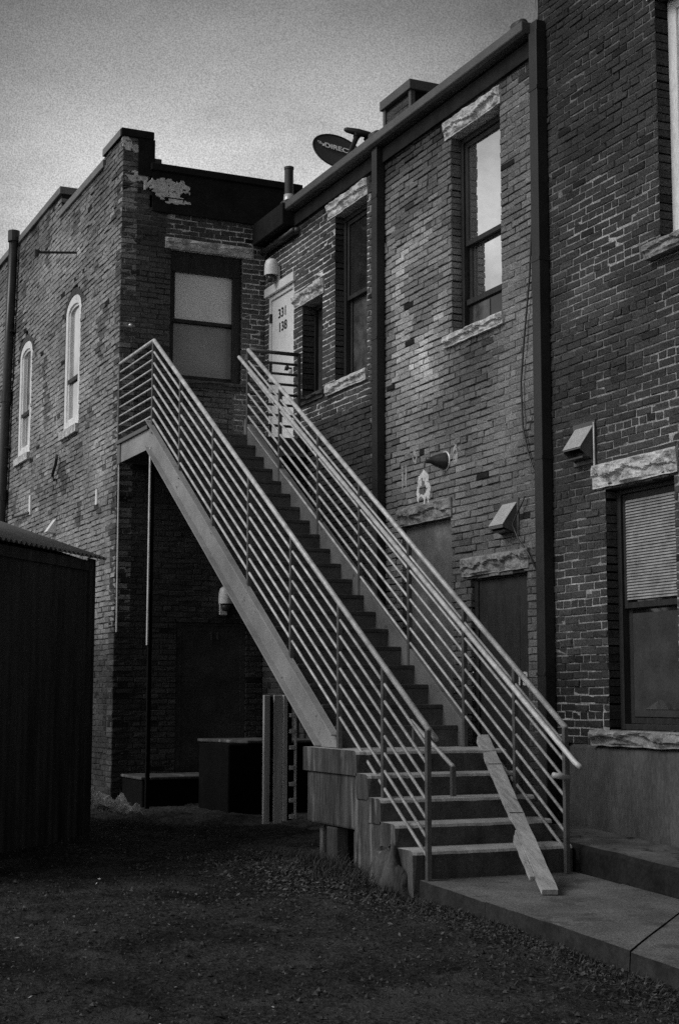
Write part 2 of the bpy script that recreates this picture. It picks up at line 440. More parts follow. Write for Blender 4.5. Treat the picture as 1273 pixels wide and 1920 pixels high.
def build_ledge():
    mb = MB(); n = 60; y0, y1 = 11.0, 2.0
    prof = []
    for i in range(n+1):
        y = y0 + (y1-y0)*i/n
        zt = walk_z(y) + 0.205
        fx = 6.53 + 0.02*nz(y*3, 1, 5) + 0.02*max(0, nz(y*7, 4, 1)); zz = 0.018*max(0, nz(y*6, 9, 2))
        prof.append([(fx, y, walk_z(y)-.2), (fx, y, zt-.03-zz), (fx+.03, y, zt-zz), (6.9, y, zt+.01+.01*nz(y*5, 2, 2)), (7.10, y, zt+.02), (7.10, y, walk_z(y)-.2)])
    vs = [p for r in prof for p in r]; m = 6; fs = []
    for i in range(n):
        for j in range(m-1): fs.append((i*m+j, (i+1)*m+j, (i+1)*m+j+1, i*m+j+1))
    fs += [tuple(range(m)), tuple(range(n*m, n*m+m))[::-1]]
    mb.add(vs, fs)
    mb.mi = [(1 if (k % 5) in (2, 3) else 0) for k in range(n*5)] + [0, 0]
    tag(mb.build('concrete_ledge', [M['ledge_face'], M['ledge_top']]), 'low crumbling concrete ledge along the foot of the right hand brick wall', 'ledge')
build_ledge()

# ------------------------------------------------------------------ buildings
# --- middle building (recessed wall with the door, above the staircase)
mid_b = thing('brick_building', (XA, 14.8, 0), 'low brick building behind the staircase, with the white numbered door and two black downspouts', 'building')
OPM = [(15.07, 15.95, 4.97, 6.98), (12.12, 13.10, 4.90, 6.97), (16.31, 16.93, 4.95, 6.13), (17.20, 18.04, 4.42, 6.49),
       (11.73, 12.76, 0.2, 2.47), (13.15, 14.22, 0.9, 3.09)]
STONE_M = [(15.03, 16.12, 6.98, 7.17), (15.04, 16.14, 4.84, 4.97), (12.08, 13.20, 6.97, 7.15), (12.06, 13.22, 4.80, 4.92),
           (16.25, 17.17, 6.13, 6.31), (11.68, 12.91, 2.47, 2.65), (13.11, 14.27, 3.09, 3.28)]
def shrink(r): return (r[0]+.004, r[1]-.004, r[2]+.03, r[3]-.03)
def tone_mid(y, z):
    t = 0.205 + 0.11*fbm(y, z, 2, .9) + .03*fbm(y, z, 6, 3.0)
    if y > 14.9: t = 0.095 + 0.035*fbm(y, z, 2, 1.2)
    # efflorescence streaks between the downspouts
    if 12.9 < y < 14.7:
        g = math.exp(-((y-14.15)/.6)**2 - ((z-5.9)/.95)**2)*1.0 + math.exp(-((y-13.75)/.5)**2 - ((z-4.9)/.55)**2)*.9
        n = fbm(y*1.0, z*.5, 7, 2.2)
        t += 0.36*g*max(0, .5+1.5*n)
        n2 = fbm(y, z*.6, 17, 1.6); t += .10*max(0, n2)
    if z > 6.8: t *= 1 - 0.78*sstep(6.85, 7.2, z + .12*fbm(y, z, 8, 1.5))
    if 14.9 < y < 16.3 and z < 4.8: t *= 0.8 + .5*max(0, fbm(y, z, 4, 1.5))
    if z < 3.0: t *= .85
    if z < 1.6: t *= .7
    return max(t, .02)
def mortar_mid(y, z):
    if y > 14.98 and z > 4.6:
        w = .62 + .3*fbm(y, z, 3, 2.0)
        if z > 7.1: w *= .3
        return (max(.06, w), .0035)
    n = fbm(y, z, 11, 1.1)
    if y < 12.4: return (max(.03, .16 + .4*n), .007 + .004*sstep(.1, -.3, n))
    return (max(.03, .07 + .12*n), .013)
brick_wall('wall', PA, None, 11.42, YD, -0.2, 7.50, OPM + [shrink(r) for r in STONE_M], tone_mid, mortar_mid, mid_b, 11)
# rear of wall, so nothing shows through the joints
mb = MB()
def solid_behind(mb, P, u0, u1, z0, z1, ops, d0, d1):
    us = sorted({u0, u1} | {a for o in ops for a in o[:2] if u0 < a < u1}); zs = sorted({z0, z1} | {a for o in ops for a in o[2:] if z0 < a < z1})
    for i in range(len(us)-1):
        for j in range(len(zs)-1):
            uc = (us[i]+us[i+1])/2; zc = (zs[j]+zs[j+1])/2
            if any(a < uc < b and c < zc < d for (a, b, c, d) in ops): continue
            wbox(mb, P, us[i], us[i+1], zs[j], zs[j+1], d0, d1)
solid_behind(mb, PA, 11.42, YD+.3, -.2, 7.5, OPM, -.36, -.245)
mb.build('wall_core', M['tar'], mid_b)

for k, r in enumerate(STONE_M):
    dk = k in (5, 6)
    stone(PA, r[0], r[1], r[2], r[3], 0.018 if k not in (1, 3) else 0.035, 'sill' if k in (1, 3) else 'lintel', M['stone_dark'] if dk else M['stone'], mid_b, k*3.7+1, amp=.04 if k not in (1,) else .025)
# narrow window sill (dark)
stone(PA, 16.24, 17.0, 4.86, 4.95, .03, 'sill', M['concrete_dark'], mid_b, 31, amp=.02)

sash_window(PA, 15.07, 15.95, 4.975, 6.975, mid_b, M['glass_dark'], M['glass_blotch'], M['frame_dark'], label='tall sash window with dusty glass in a deep reveal')
w3 = [o for o in bpy.data.objects if o.get('label', '').startswith('tall sash window with dusty')][0]
mb = MB(); mb.prism([(XA+.188, 15.42, 5.45), (XA+.188, 15.40, 5.85), (XA+.188, 15.25, 5.95), (XA+.188, 15.22, 5.4)], (.003, 0, 0)); mb.build('curtain', M['shade'], w3)
w2 = sash_window(PA, 12.12, 13.10, 4.925, 6.965, mid_b, M['glass_bright'], M['glass_bright'], M['frame_dark'], mid=5.85, label='tall sash window whose panes mirror the pale sky')
# raised lower sash gap with a dark interior under it
mb = MB(); wbox(mb, PA, 12.18, 13.04, 4.98, 5.24, -.176, -.170); mb.build('dark_gap', M['glass_dark'], w2)
mb = MB(); wbox(mb, PA, 12.18, 13.04, 5.22, 5.28, -.175, -.14); mb.build('sash_rail', M['frame_dark'], w2, bevel=.004)
mb = MB(); wbox(mb, PA, 12.62, 12.95, 4.99, 5.2, -.168, -.164); mb.build('paper_scrap', M['glass_blotch'], w2)
# narrow boarded window
mb = MB(); wbox(mb, PA, 16.31, 16.93, 4.95, 6.13, -.24, -.20)
for zz in (5.3, 5.75): wbox(mb, PA, 16.33, 16.91, zz, zz+.012, -.21, -.196)
w = mb.build('boarded_window', M['board'], mid_b); 
mb = MB(); wbox(mb, PA, 16.315, 16.36, 4.955, 6.125, -.20, -.16); wbox(mb, PA, 16.88, 16.925, 4.955, 6.125, -.20, -.16); wbox(mb, PA, 16.36, 16.88, 6.07, 6.125, -.20, -.165)
mb.build('window_frame', M['frame_dark'], w)
# white door
mb = MB(); wbox(mb, PA, 17.25, 17.99, 4.43, 6.44, -.075, -.03)
d = mb.build('door', M['door_white'], mid_b, bevel=.004); d['label'] = 'white door with black house numbers'
mb = MB(); wbox(mb, PA, 17.17, 17.245, 4.42, 6.50, -.10, -.005); wbox(mb, PA, 17.995, 18.07, 4.42, 6.50, -.10, -.005); wbox(mb, PA, 17.245, 17.995, 6.445, 6.50, -.10, -.007)
mb.build('door_frame', M['door_white'], d, bevel=.004)
mb = MB(); wbox(mb, PA, 17.15, 18.13, 6.505, 6.625, -.02, .035); mb.build('head_board', M['door_white'], d, bevel=.005)
text_mesh('door_number', '331', .17, (XA+.028, 17.64, 6.215), (0,-1,0), (0,0,1), M['number_black'], d, .006, 1.15)
text_mesh('door_number', '138', .17, (XA+.028, 17.63, 6.03), (0,-1,0), (0,0,1), M['number_black'], d, .006, 1.15)
mb = MB(); mb.lathe((XA+.03, 17.33, 5.42), (-1,0,0), [(.012,0),(.012,.04),(.032,.05),(.036,.07),(.02,.085)], 14); mb.obox((XA-.02,17.37,5.42),(.008,0,0),(0,.06,0),(0,0,.012))
mb.build('handle', M['number_black'], d, smooth=True)
for zz in (6.15, 5.5, 4.7):
    mb = MB(); wbox(mb, PA, 17.985, 18.02, zz, zz+.12, -.03, .0); mb.build('hinge', M['number_black'], d)
mb = MB(); wbox(mb, PA, 17.2, 18.04, 4.36, 4.42, -.2, .02); mb.build('threshold', M['concrete'], d, bevel=.005)

def wall_lamp(P, u, z, parent, sgn=1):
    """jelly-jar style wall pack: domed white hood on a back plate, clear cup below"""
    mb = MB()
    n = 18; prof = [(0.0, .20), (.045, .195), (.075, .17), (.088, .12), (.092, .04), (.092, -.02)]
    o = Vector(P(u, z, .105))
    vs = []; 
    for (r, h) in prof:
        for j in range(n):
            w = 2*math.pi*j/n; vs.append(o + Vector((math.cos(w)*max(r,1e-3), math.sin(w)*max(r,1e-3), h)))
    fs = [(i*n+j, i*n+(j+1)%n, (i+1)*n+(j+1)%n, (i+1)*n+j) for i in range(len(prof)-1) for j in range(n)]
    mb.add(vs, fs)
    lm = mb.build('wall_lamp', M['lamp'], parent, smooth=True)
    mb = MB(); wbox(mb, P, u-.05, u+.05, z-.16, z+.10, .0, .03); wbox(mb, P, u-.03, u+.03, z-.02, z+.06, .03, .09); mb.build('back_plate', M['lamp'], lm, bevel=.006)
    mb = MB(); mb.lathe(o + Vector((0,0,-.02)), (0,0,-1), [(.06,0),(.058,.05),(.04,.085),(.0,.095)], 14); mb.build('lamp_glass', M['glass_blotch'], lm, smooth=True)
    return lm
wall_lamp(PA, 17.70, 6.72, mid_b)

# blocked-up window: smooth render inside the old opening
mb = MB(); wbox(mb, PA, 13.15, 14.22, .9, 3.09, -.14, -.05); w = mb.build('blocked_window', M['infill'], mid_b); w['label'] = 'old opening filled with grey render'
mb = MB(); wbox(mb, PA, 13.152, 13.162, 1.5, 3.06, -.05, -.03); mb.build('white_bead', M['frame_white'], w)
# dark ground-floor door
mb = MB(); wbox(mb, PA, 11.80, 12.69, .2, 2.42, -.12, -.055)
for (a, b) in ((.45, 1.15), (1.35, 2.25)):
    wbox(mb, PA, 11.95, 12.54, a, b, -.056, -.050)
dd = mb.build('door', M['frame_dark'], mid_b, bevel=.004); dd['label'] = 'dark ground floor door with a white number'
mb = MB(); wbox(mb, PA, 11.735, 11.80, .2, 2.465, -.12, -.04); wbox(mb, PA, 12.69, 12.755, .2, 2.465, -.12, -.04); wbox(mb, PA, 11.80, 12.69, 2.42, 2.465, -.12, -.042); mb.build('door_frame', M['frame_dark'], dd, bevel=.003)

# gutter, frieze, roof
mb = MB()
mb.prism([(XA-.16, 11.44, 7.50), (XA-.16, 11.44, 7.405), (XA-.12, 11.44, 7.385), (XA+.02, 11.44, 7.385), (XA+.02, 11.44, 7.50)], (0, YD-11.44-.03, 0))
gut = mb.build('gutter', M['gutter'], mid_b, bevel=.006)
for y in (11.55, 14.62, 17.2):
    mb = MB(); mb.tube([(XA-.10, y-.05, 7.50), (XA-.10, y+.10, 7.52)], .055, 12); mb.build('gutter_coupling', M['dish'], gut, smooth=True)
mb = MB(); mb.box(XA-.20, XA+.02, 17.12, YD-.05, 7.20, 7.49); mb.build('corner_shade_box', M['tar'], mid_b, bevel=.01)  # tar-black box added where the corner below the gutter lies in shade
mb = MB(); wbox(mb, PA, 11.44, YD-.03, 7.20, 7.356, -.02, .035); mb.build('frieze_board', M['tar'], mid_b)
mb = MB(); mb.box(XA, XA+6, 11.44, YD, 7.40, 7.52); rf = mb.build('roof', M['roofing'], mid_b)
def downspout(y0, y1, x0, x1, z0, z1, parent):
    mb = MB(); mb.box(x0, x1, y0, y1, z0, z1)
    mb.box(x0+.01, x1, y0+.01, y1-.01, z1, z1+.10)
    o = mb.build('downspout', M['downspout'], parent, bevel=.008, seg=2)
    for z in (1.5, 3.4, 5.2, 6.8):
        mb = MB(); mb.box(x0-.005, x1, y0-.006, y1+.006, z, z+.03); mb.build('strap', M['downspout'], o)
    return o
downspout(11.27, 11.405, 7.088, 7.195, .1, 7.36, mid_b)
downspout(14.60, 14.73, 7.092, 7.195, .3, 7.36, mid_b)
# black pipe stub high in the corner
mb = MB(); mb.tube([(XA-.06, 17.05, 7.12), (XA-.06, YD-.06, 7.12)], .045, 12); mb.tube([(XA-.06, 17.05, 7.12), (XA+.05, 17.05, 7.12)], .045, 12); mb.build('pipe_stub', M['pipe'], mid_b, smooth=True)
# roof stack near the inside corner
mb = MB(); mb.lathe((7.29, 17.6, 7.5), (0,0,1), [(.058,.2),(.058,.60),(.064,.61),(.064,.64),(.046,.64)], 20); vp = mb.build('vent_pipe', M['dish'], mid_b, smooth=False)
mb = MB(); mb.lathe((7.29, 17.6, 7.5), (0,0,1), [(.13,0),(.11,.05),(.07,.2),(.064,.27)], 20); mb.build('pipe_flashing', M['vent'], vp, smooth=True)
# chimney on the roof
cx0, cx1, cy0, cy1 = 7.82, 8.42, 15.18, 15.92
def PC(u, z, d): return (cx0 + .02 - d, u, z)
mb = MB(); mb.box(cx0+.03, cx1-.03, cy0+.03, cy1-.03, 7.5, 8.40); ch = mb.build('chimney', M['tar'], mid_b)
brick_wall('chimney_brick', PC, None, cy0+.06, cy1-.06, 7.5, 8.34, [], lambda u, z: .09, lambda u, z: (.09, .008), ch, 5, depth=.05, jamb=.05)
for (x, y) in ((cx0, cy0), (cx0, cy1-.06), (cx1-.06, cy0)):
    mb = MB(); mb.box(x, x+.06, y, y+.06, 7.5, 8.40); mb.build('corner_flashing', M['gutter'], ch, bevel=.004)
mb = MB(); mb.box(cx0-.03, cx1+.03, cy0-.03, cy1+.03, 8.38, 8.50); mb.build('chimney_cap', M['gutter'], ch, bevel=.006)
mb = MB(); mb.tube([(7.75, 16.0, 7.95), (7.75, 16.14, 7.95)], .06, 12); mb.tube([(7.75, 16.08, 7.95), (7.75, 16.08, 7.5)], .03, 8); mb.build('roof_vent_cap', M['dish'], mid_b, smooth=True)

def vent_hood(ya, yb, zt, zb, q, zf, parent, lip):
    """galvanised wall hood: sloping lid, open below"""
    mb = MB(); x = XA - .004
    A = [(x, ya, zt), (x, yb, zt), (x-q, yb, zf), (x-q, ya, zf)]
    t = Vector((-.004, 0, .008))
    mb.add([Vector(p) for p in A] + [Vector(p)-Vector((0,0,.008)) for p in A], [(0,1,2,3),(7,6,5,4),(0,3,7,4),(1,5,6,2),(3,2,6,7),(0,4,5,1)])
    o = mb.build('vent_hood', M['vent'], parent)
    mb = MB()
    for y in (ya+.003, yb-.007):
        mb.prism([(x, y, zt-.01), (x-q+.006, y, zf-.006), (x-q+.006, y, zf-.03), (x, y, zb)], (0, .004, 0))
    mb.box(x-q, x-q+.006, ya, yb, zf-lip, zf-.004)
    mb.build('hood_side', M['gutter'], o)
    mb = MB(); mb.box(x-.006, x+.02, ya-.03, yb+.03, zb-.02, zt+.03); mb.build('back_flange', M['gutter'], o)
    mb = MB(); mb.box(x-q+.03, x-.01, ya+.012, yb-.012, zb+.02, zb+.035); mb.build('damper', M['pipe'], o)
vent_hood(11.88, 12.135, 3.10, 2.80, .155, 2.885, mid_b, .035)
# conical spout
mb = MB(); mb.lathe((XA+.02, 13.25, 3.66), (-1, .30, .05), [(.095,0),(.095,.02),(.088,.04),(.06,.12),(.034,.17),(.034,.215),(.024,.217)], 24)
sp = mb.build('wall_spout', M['pipe'], mid_b, smooth=True); 
mb = MB(); mb.lathe((XA+.0, 13.25, 3.66), (-1, 0, 0), [(.105,0),(.105,.008),(.09,.012)], 24); mb.build('spout_collar', M['vent'], sp, smooth=True)

# flaked plaster and paint marks stuck on the brick (thin raised crusts with holes)
def crust(P, cu, cz, ru, rz, holes, name, parent, seed, thick=.008, m='plaster', thr=.15, amp=.75):
    mb = MB(); n = 0.011
    iu = int(ru/n)+1; iz = int(rz/n)+1
    on = {}
    for i in range(-iu, iu):
        for j in range(-iz, iz):
            u = (i+.5)*n; z = (j+.5)*n
            e = (u/ru)**2 + (z/rz)**2 + amp*fbm(u*11, z*11, seed, 1.0, 3)
            if e > 1: continue
            if any(((u-a)/r1)**2 + ((z-b)/r2)**2 + .3*nz(u*20, z*20, seed) < 1 for (a, b, r1, r2) in holes): continue
            if fbm(u*22, z*22, seed+5, 1.0, 2) < -thr-.32: continue
            on[(i, j)] = 1
    left = set(on); best = set()
    while left:
        st_ = [left.pop()]; grp = set(st_)
        while st_:
            a, b = st_.pop()
            for q in ((a+1,b),(a-1,b),(a,b+1),(a,b-1)):
                if q in left: left.discard(q); grp.add(q); st_.append(q)
        if len(grp) > len(best): best = grp
    for (i, j) in sorted(best):
        t = thick*(1+.5*nz(i*.4, j*.4, seed))
        wbox(mb, P, cu+i*n, cu+(i+1)*n, cz+j*n, cz+(j+1)*n, -.012, t)
    return mb.build(name, M[m], parent)
crust(PA, 13.72, 3.42, .145, .21, [(.02, .01, .085, .05), (.05, -.11, .06, .055), (-.06, -.15, .03, .09), (0.0, .07, .03, .03)], 'plaster_patch', mid_b, 3, thick=.005, amp=.35)
crust(PA, 13.91, 3.79, .05, .07, [(0, 0, .03, .02)], 'plaster_patch', mid_b, 8, thick=.003, m='plaster_dim')
crust(PA, 13.04, 3.70, .045, .10, [(.0, .02, .03, .02)], 'plaster_patch', mid_b, 12, thick=.003, m='plaster_dim')
crust(PA, 14.20, 3.63, .018, .17, [], 'plaster_patch', mid_b, 15, thr=0.0, thick=.003, m='plaster_dim')
crust(PA, 14.12, 3.63, .016, .18, [], 'plaster_patch', mid_b, 19, thr=0.0, thick=.003, m='plaster_dim')

# --- tall building on the right
right_b = thing('brick_building', (XA, 8.6, 0), 'tall dark brick building at right, with blinds in its lower window', 'building')
OPR = [(9.55, 10.49, 1.05, 3.05), (8.50, 9.655, 4.90, 6.98), (5.6, 6.6, 1.05, 3.05), (5.0, 6.0, 4.9, 6.98)]
STONE_R = [(9.49, 10.645, 3.05, 3.25), (9.40, 10.66, 0.925, 1.05), (8.3, 9.78, 4.80, 4.92), (8.4, 9.74, 6.98, 7.18), (5.5, 6.7, 3.05, 3.25), (5.5, 6.7, .925, 1.05), (4.9, 6.1, 4.8, 4.92), (4.9, 6.1, 6.98, 7.18)]
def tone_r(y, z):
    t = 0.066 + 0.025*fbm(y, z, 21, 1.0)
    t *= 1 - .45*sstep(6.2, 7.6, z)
    if z < 1.7 and y > 10.4: t *= .62  # low bricks beside the downspout carry shade in their colour
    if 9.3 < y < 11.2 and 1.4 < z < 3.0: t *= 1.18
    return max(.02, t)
def mortar_r(y, z):
    n = fbm(y, z, 31, 1.3)
    w = .32 + .22*n
    if z > 6: w *= .55
    if y > 10.95 and z > 2.8: w *= .6
    return (max(.03, w), .0045 + .004*sstep(0, -.4, n))
brick_wall('wall', PA, None, 3.5, 11.42, .93, 9.8, OPR + [shrink(r) for r in STONE_R], tone_r, mortar_r, right_b, 23, HJ=.010)
mb = MB(); solid_behind(mb, PA, 3.5, 11.42, -.3, 9.8, OPR, -.36, -.245); mb.build('wall_core', M['tar'], right_b)
for k, r in enumerate(STONE_R):
    stone(PA, r[0], r[1], r[2], r[3], .015 if k not in (1, 2, 5, 6) else .07, 'sill' if k in (1, 2, 5, 6) else 'lintel', M['stone_dark'] if k in (1, 2) else M['stone'], right_b, k*5.3+2, amp=.055 if k in (0,) else .04)
mb = MB(); n = 40
vs = []; 
for i in range(n+1):
    y = 11.03 + (3.5-11.03)*i/n
    for z, dd_ in ((-.6, .05), (.3, .045), (.90, .035), (.935, -.03)):
        vs.append((XA-dd_-.01*nz(y*2, z*3, 3), y, z+.008*nz(y*4, z, 2)))
mb.add(vs, [(i*4+j, (i+1)*4+j, (i+1)*4+j+1, i*4+j+1) for i in range(n) for j in range(3)])
mb.add([(XA-.05,11.03,-.6),(XA-.05,11.03,.9),(XA,11.03,.93),(XA,11.03,-.6)], [(0,1,2,3)])
mb.build('foundation', M['concrete_wall'], right_b)
w = sash_window(PA, 9.55, 10.49, 1.055, 3.045, right_b, M['glass_dark'], M['glass_dark'], M['frame_dark'], mid=2.06, label='ground floor sash window with a drawn venetian blind')
mb = MB()
z = 2.12
while z < 2.93:
    mb.obox((XA+.128, 10.02, z), (.0070, 0, .0112), (0, .355, 0), (.0008, 0, -.0006)); z += .0245 + random.uniform(-.0012, .0012)
mb.build('blind', M['blind'], w)
mb = MB(); wbox(mb, PA, 9.67, 10.37, 1.16, 2.0, -.176, -.172); mb.build('shade', M['hazy'], w)
mb = MB(); mb.prism([(XA+.166, 10.22, 1.22), (XA+.166, 10.02, 1.30), (XA+.166, 9.75, 1.22)], (.004, 0, 0)); mb.build('cloth', M['glass_blotch'], w)
sash_window(PA, 8.50, 9.655, 4.925, 6.975, right_b, M['glass_dark'], M['glass_dark'], M['frame_white'], rec=.13, fw=.11, sw=.03, label='upper sash window with a pale timber frame')
for (a, b, c, e) in OPR[2:]: sash_window(PA, a, b, c+.005, e-.005, right_b, M['glass_dark'], M['glass_dark'], M['frame_dark'])
vent_hood(10.63, 10.90, 3.61, 3.30, .135, 3.415, right_b, .02)
mb = MB(); mb.tube([(XA-.02, 10.60, 3.62), (XA-.02, 10.60, 3.25)], .009, 8); mb.build('conduit', M['vent'], right_b)
mb = MB(); mb.box(XA, XA+6, 3.5, 11.40, 9.7, 9.8); mb.build('roof', M['roofing'], right_b)
mb = MB(); mb.box(XA-.01, XA+6, 11.395, 11.44, 7.45, 9.8); mb.build('end_wall', M['concrete_dark'], right_b)
mb = MB(); wbox(mb, PA, 3.5, 11.44, 9.8, 9.9, -.36, .06); mb.build('coping', M['gutter'], right_b)

# --- projecting wing on the left (bright flank, arched windows, facing wall above the landing)
wing = thing('brick_building', (XB, YD, 0), 'projecting brick wing at left with arched windows and a stepped parapet', 'building')
AW = [(20.13, 20.97, 5.02, 6.70), (23.03, 23.88, 5.05, 6.66), (26.0, 26.85, 5.05, 6.66)]
def arch_skip(u, z):
    for (a, b, c, d_) in AW:
        cu = (a+b)/2; r = (b-a)/2 + .11
        if abs(u-cu) < r and d_ - .05 <= z and ((u-cu)/r)**2 + ((z-d_)/(.36))**2 < 1: return True
    return False
def top_b(u):
    if u < 19.04: return 8.44
    if u < 21.4: return 8.30
    return 8.66
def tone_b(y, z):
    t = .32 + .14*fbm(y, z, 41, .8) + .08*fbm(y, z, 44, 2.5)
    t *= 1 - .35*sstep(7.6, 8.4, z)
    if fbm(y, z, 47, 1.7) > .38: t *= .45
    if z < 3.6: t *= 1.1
    t *= 1 - .82*sstep(2.5, 1.8, z + .35*fbm(y, z, 49, 1.5))  # foot of the wall darkened in the brick colour to read as shade
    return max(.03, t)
def mortar_b(y, z):
    n = fbm(y, z, 51, 1.5); return (max(.03, (.09 + .16*n)*(1 if z > 2.2 else .4)), .012 if n < .1 else .006)  # mortar near the foot takes the same painted shade
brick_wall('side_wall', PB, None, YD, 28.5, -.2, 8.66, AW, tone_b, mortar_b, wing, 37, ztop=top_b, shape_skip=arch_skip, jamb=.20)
mb = MB(); solid_behind(mb, PB, YD+.36, 28.5, -.2, 8.25, [(a, b, c, d_+.3) for (a, b, c, d_) in AW], -.36, -.245); mb.build('wall_core', M['tar'], wing)
mb = MB(); mb.box(XB-.035, XB+.40, YD-.045, 19.04, 8.44, 8.54); mb.build('pier_cap', M['tar'], wing, bevel=.006)
mb = MB(); mb.box(XB-.04, XB-.036, YD+.0, 19.03, 8.44, 8.535); mb.build('cap_edge', M['coping'], wing)
mb = MB(); mb.box(XB-.03, XB+.36, 19.04, 21.4, 8.30, 8.41); mb.build('coping', M['coping'], wing, bevel=.006)
mb = MB(); mb.box(XB-.03, XB+.36, 21.36, 28.5, 8.66, 8.77); mb.build('coping', M['coping'], wing, bevel=.006)
mb = MB(); mb.box(XB+.02, XB+.34, 21.38, 21.5, 7.6, 8.66); mb.build('parapet_end', M['tar'], wing)
for (a, b, c, d_) in AW:
    cu = (a+b)/2; r = (b-a)/2; n = 14; RZ = .22
    arc = [(cu - r*math.cos(math.pi*k/n), d_ + RZ*math.sin(math.pi*k/n)) for k in range(n+1)]
    outer = [(cu - (r+.10)*math.cos(math.pi*k/n), d_ + (RZ+.10)*math.sin(math.pi*k/n)) for k in range(n+1)]
    mb = MB()
    for k in range(n):
        qd = [arc[k], arc[k+1], outer[k+1], outer[k]]
        cuv = [((p[0]-sum(q[0] for q in qd)/4)*.94 + sum(q[0] for q in qd)/4, (p[1]-sum(q[1] for q in qd)/4)*.96 + sum(q[1] for q in qd)/4) for p in qd]
        mb.prism([PB(p[0], p[1], -.004) for p in cuv], (.22, 0, 0))
    mb.build('brick_arch', M['brick'], wing, attr=[.10]*len(mb.f))
    # white arched frame
    def ring(w0, w1, x0, x1, name, m, par):
        mb = MB()
        def path(w):
            return [(a+w, c+w)] + [(cu - (r-w)*math.cos(math.pi*k/n), d_ + (RZ-w)*math.sin(math.pi*k/n)) for k in range(n+1)] + [(b-w, c+w)]
        A, B = path(w0), path(w1)
        for k in range(len(A)-1):
            mb.prism([PB(A[k][0], A[k][1], x0), PB(A[k+1][0], A[k+1][1], x0), PB(B[k+1][0], B[k+1][1], x0), PB(B[k][0], B[k][1], x0)], (x0-x1, 0, 0))
        mb.prism([PB(A[0][0], A[0][1], x0), PB(A[-1][0], A[-1][1], x0), PB(B[-1][0], B[-1][1], x0), PB(B[0][0], B[0][1], x0)], (x0-x1, 0, 0))
        return mb.build(name, m, par)
    fr = ring(.0, .12, -.012, -.14, 'window', M['frame_white'], wing); fr['label'] = 'arched sash window in a white frame'
    ring(.12, .16, -.035, -.13, 'sash', M['frame_white'], fr)
    mb = MB(); wbox(mb, PB, a+.12, b-.12, 5.70, 5.76, -.13, -.03); mb.build('meeting_rail', M['frame_dark'], fr)
    mb = MB(); poly = [PB(a+.12, c+.12, -.06)] + [PB(cu - (r-.12)*math.cos(math.pi*k/n), d_ + (RZ-.12)*math.sin(math.pi*k/n), -.06) for k in range(n+1)] + [PB(b-.12, c+.12, -.06)]
    mb.prism(poly, (.01, 0, 0)); mb.build('glass_pane', M['glass_sky'], fr)
    stone(PB, a-.04, b+.06, c-.11, c+.0, .05, 'sill', M['stone'], wing, a, amp=.01, back=.15, flat=True)

# facing wall of the wing
OPD = [(5.90, 6.885, 5.34, 7.04), (6.05, 6.98, 0.1, 2.25)]
STONE_D = [(5.82, 7.03, 7.04, 7.18)]
def tone_d(x, z):
    t = .115 + .05*fbm(x, z, 61, 1.4)
    if x > 6.9: t = .12
    if z > 7.2: t = .10 if x > 5.85 else .085
    if 4.4 < z < 5.25 and x > 6.2: t = .16 + .16*max(0, fbm(x, z, 66, 2.6))
    if z < 4.3: t = .085  # bricks below the landing darkened: its shade put into the colour
    if x < 5.6 and z > 7.4: t = .12 + .1*fbm(x, z, 68, 3)
    return max(.03, t)
def mortar_d(x, z):
    n = fbm(x, z, 71, 1.5)
    if z < 4.3: return (.08, .008)  # mortar below the landing darkened as if shaded
    w = .60 + .4*n if (x > 6.75 or (z > 7.18 and x > 5.85)) else .10 + .2*n
    return (max(.04, w), .004 if w > .2 else .009)
def top_d(x): return 8.44 if x < 5.62 else 7.53
brick_wall('facing_wall', PD, None, XB, XA, -.2, 8.44, OPD + [shrink(r) for r in STONE_D], tone_d, mortar_d, wing, 53, ztop=top_d, HJ=.010)
mb = MB(); solid_behind(mb, PD, XB+.02, XA+.36, -.2, 8.1, OPD, -.36, -.245); mb.build('wall_core', M['tar'], wing)
stone(PD, 5.82, 7.03, 7.04, 7.18, .025, 'lintel', M['stone'], wing, 77, amp=.045)
stone(PD, 5.84, 6.96, 5.25, 5.34, .03, 'sill', M['concrete_dark'], wing, 79, amp=.015)
sash_window(PD, 5.90, 6.885, 5.345, 7.035, wing, M['shade'], M['shade_low'], M['frame_dark'], rec=.075, mid=6.13, fw=.045, sw=.045, label='sash window over the landing with grey shades')
wd = [o for o in bpy.data.objects if o.get('label', '').startswith('sash window over')][0]
mb = MB(); wbox(mb, PD, 5.905, 6.88, 6.77, 7.035, -.115, -.052); wbox(mb, PD, 6.775, 6.882, 5.36, 6.768, -.115, -.052); mb.build('shadow_panel', M['frame_dark'], wd, bevel=.004)  # dark panels added; the upper one stands for shadow under the lintel
# tarred parapet band
mb = MB(); mb.box(5.63, 7.62, YD-.045, YD-.012, 7.50, 8.03); wp = mb.build('parapet_fascia', M['tar'], wing)
mb = MB(); mb.box(5.60, 7.7, YD-.09, YD+.3, 8.03, 8.12); mb.build('fascia_cap', M['tar'], wp, bevel=.006)
mb = MB(); mb.box(5.62, 7.68, YD-.05, YD+.28, 8.12, 8.135); mb.build('cap_flashing', M['dish'], wp)
mb = MB(); mb.box(5.44, 5.655, YD-.03, YD-.012, 7.95, 8.44); mb.box(5.63, 5.66, YD-.02, YD+.3, 8.1, 8.44); mb.build('pier_flashing', M['tar'], wing)
mb = MB(); mb.box(5.625, 5.75, YD-.02, YD+.2, 8.135, 8.20); mb.build('roof_curb', M['dish'], wing)
mb = MB(); mb.box(XB+.3, XA+6, YD+.2, 28.5, 7.9, 8.0); mb.build('roof', M['roofing'], wing)
def PDx(u, z, d): return (u, YD - .045 - d, z)
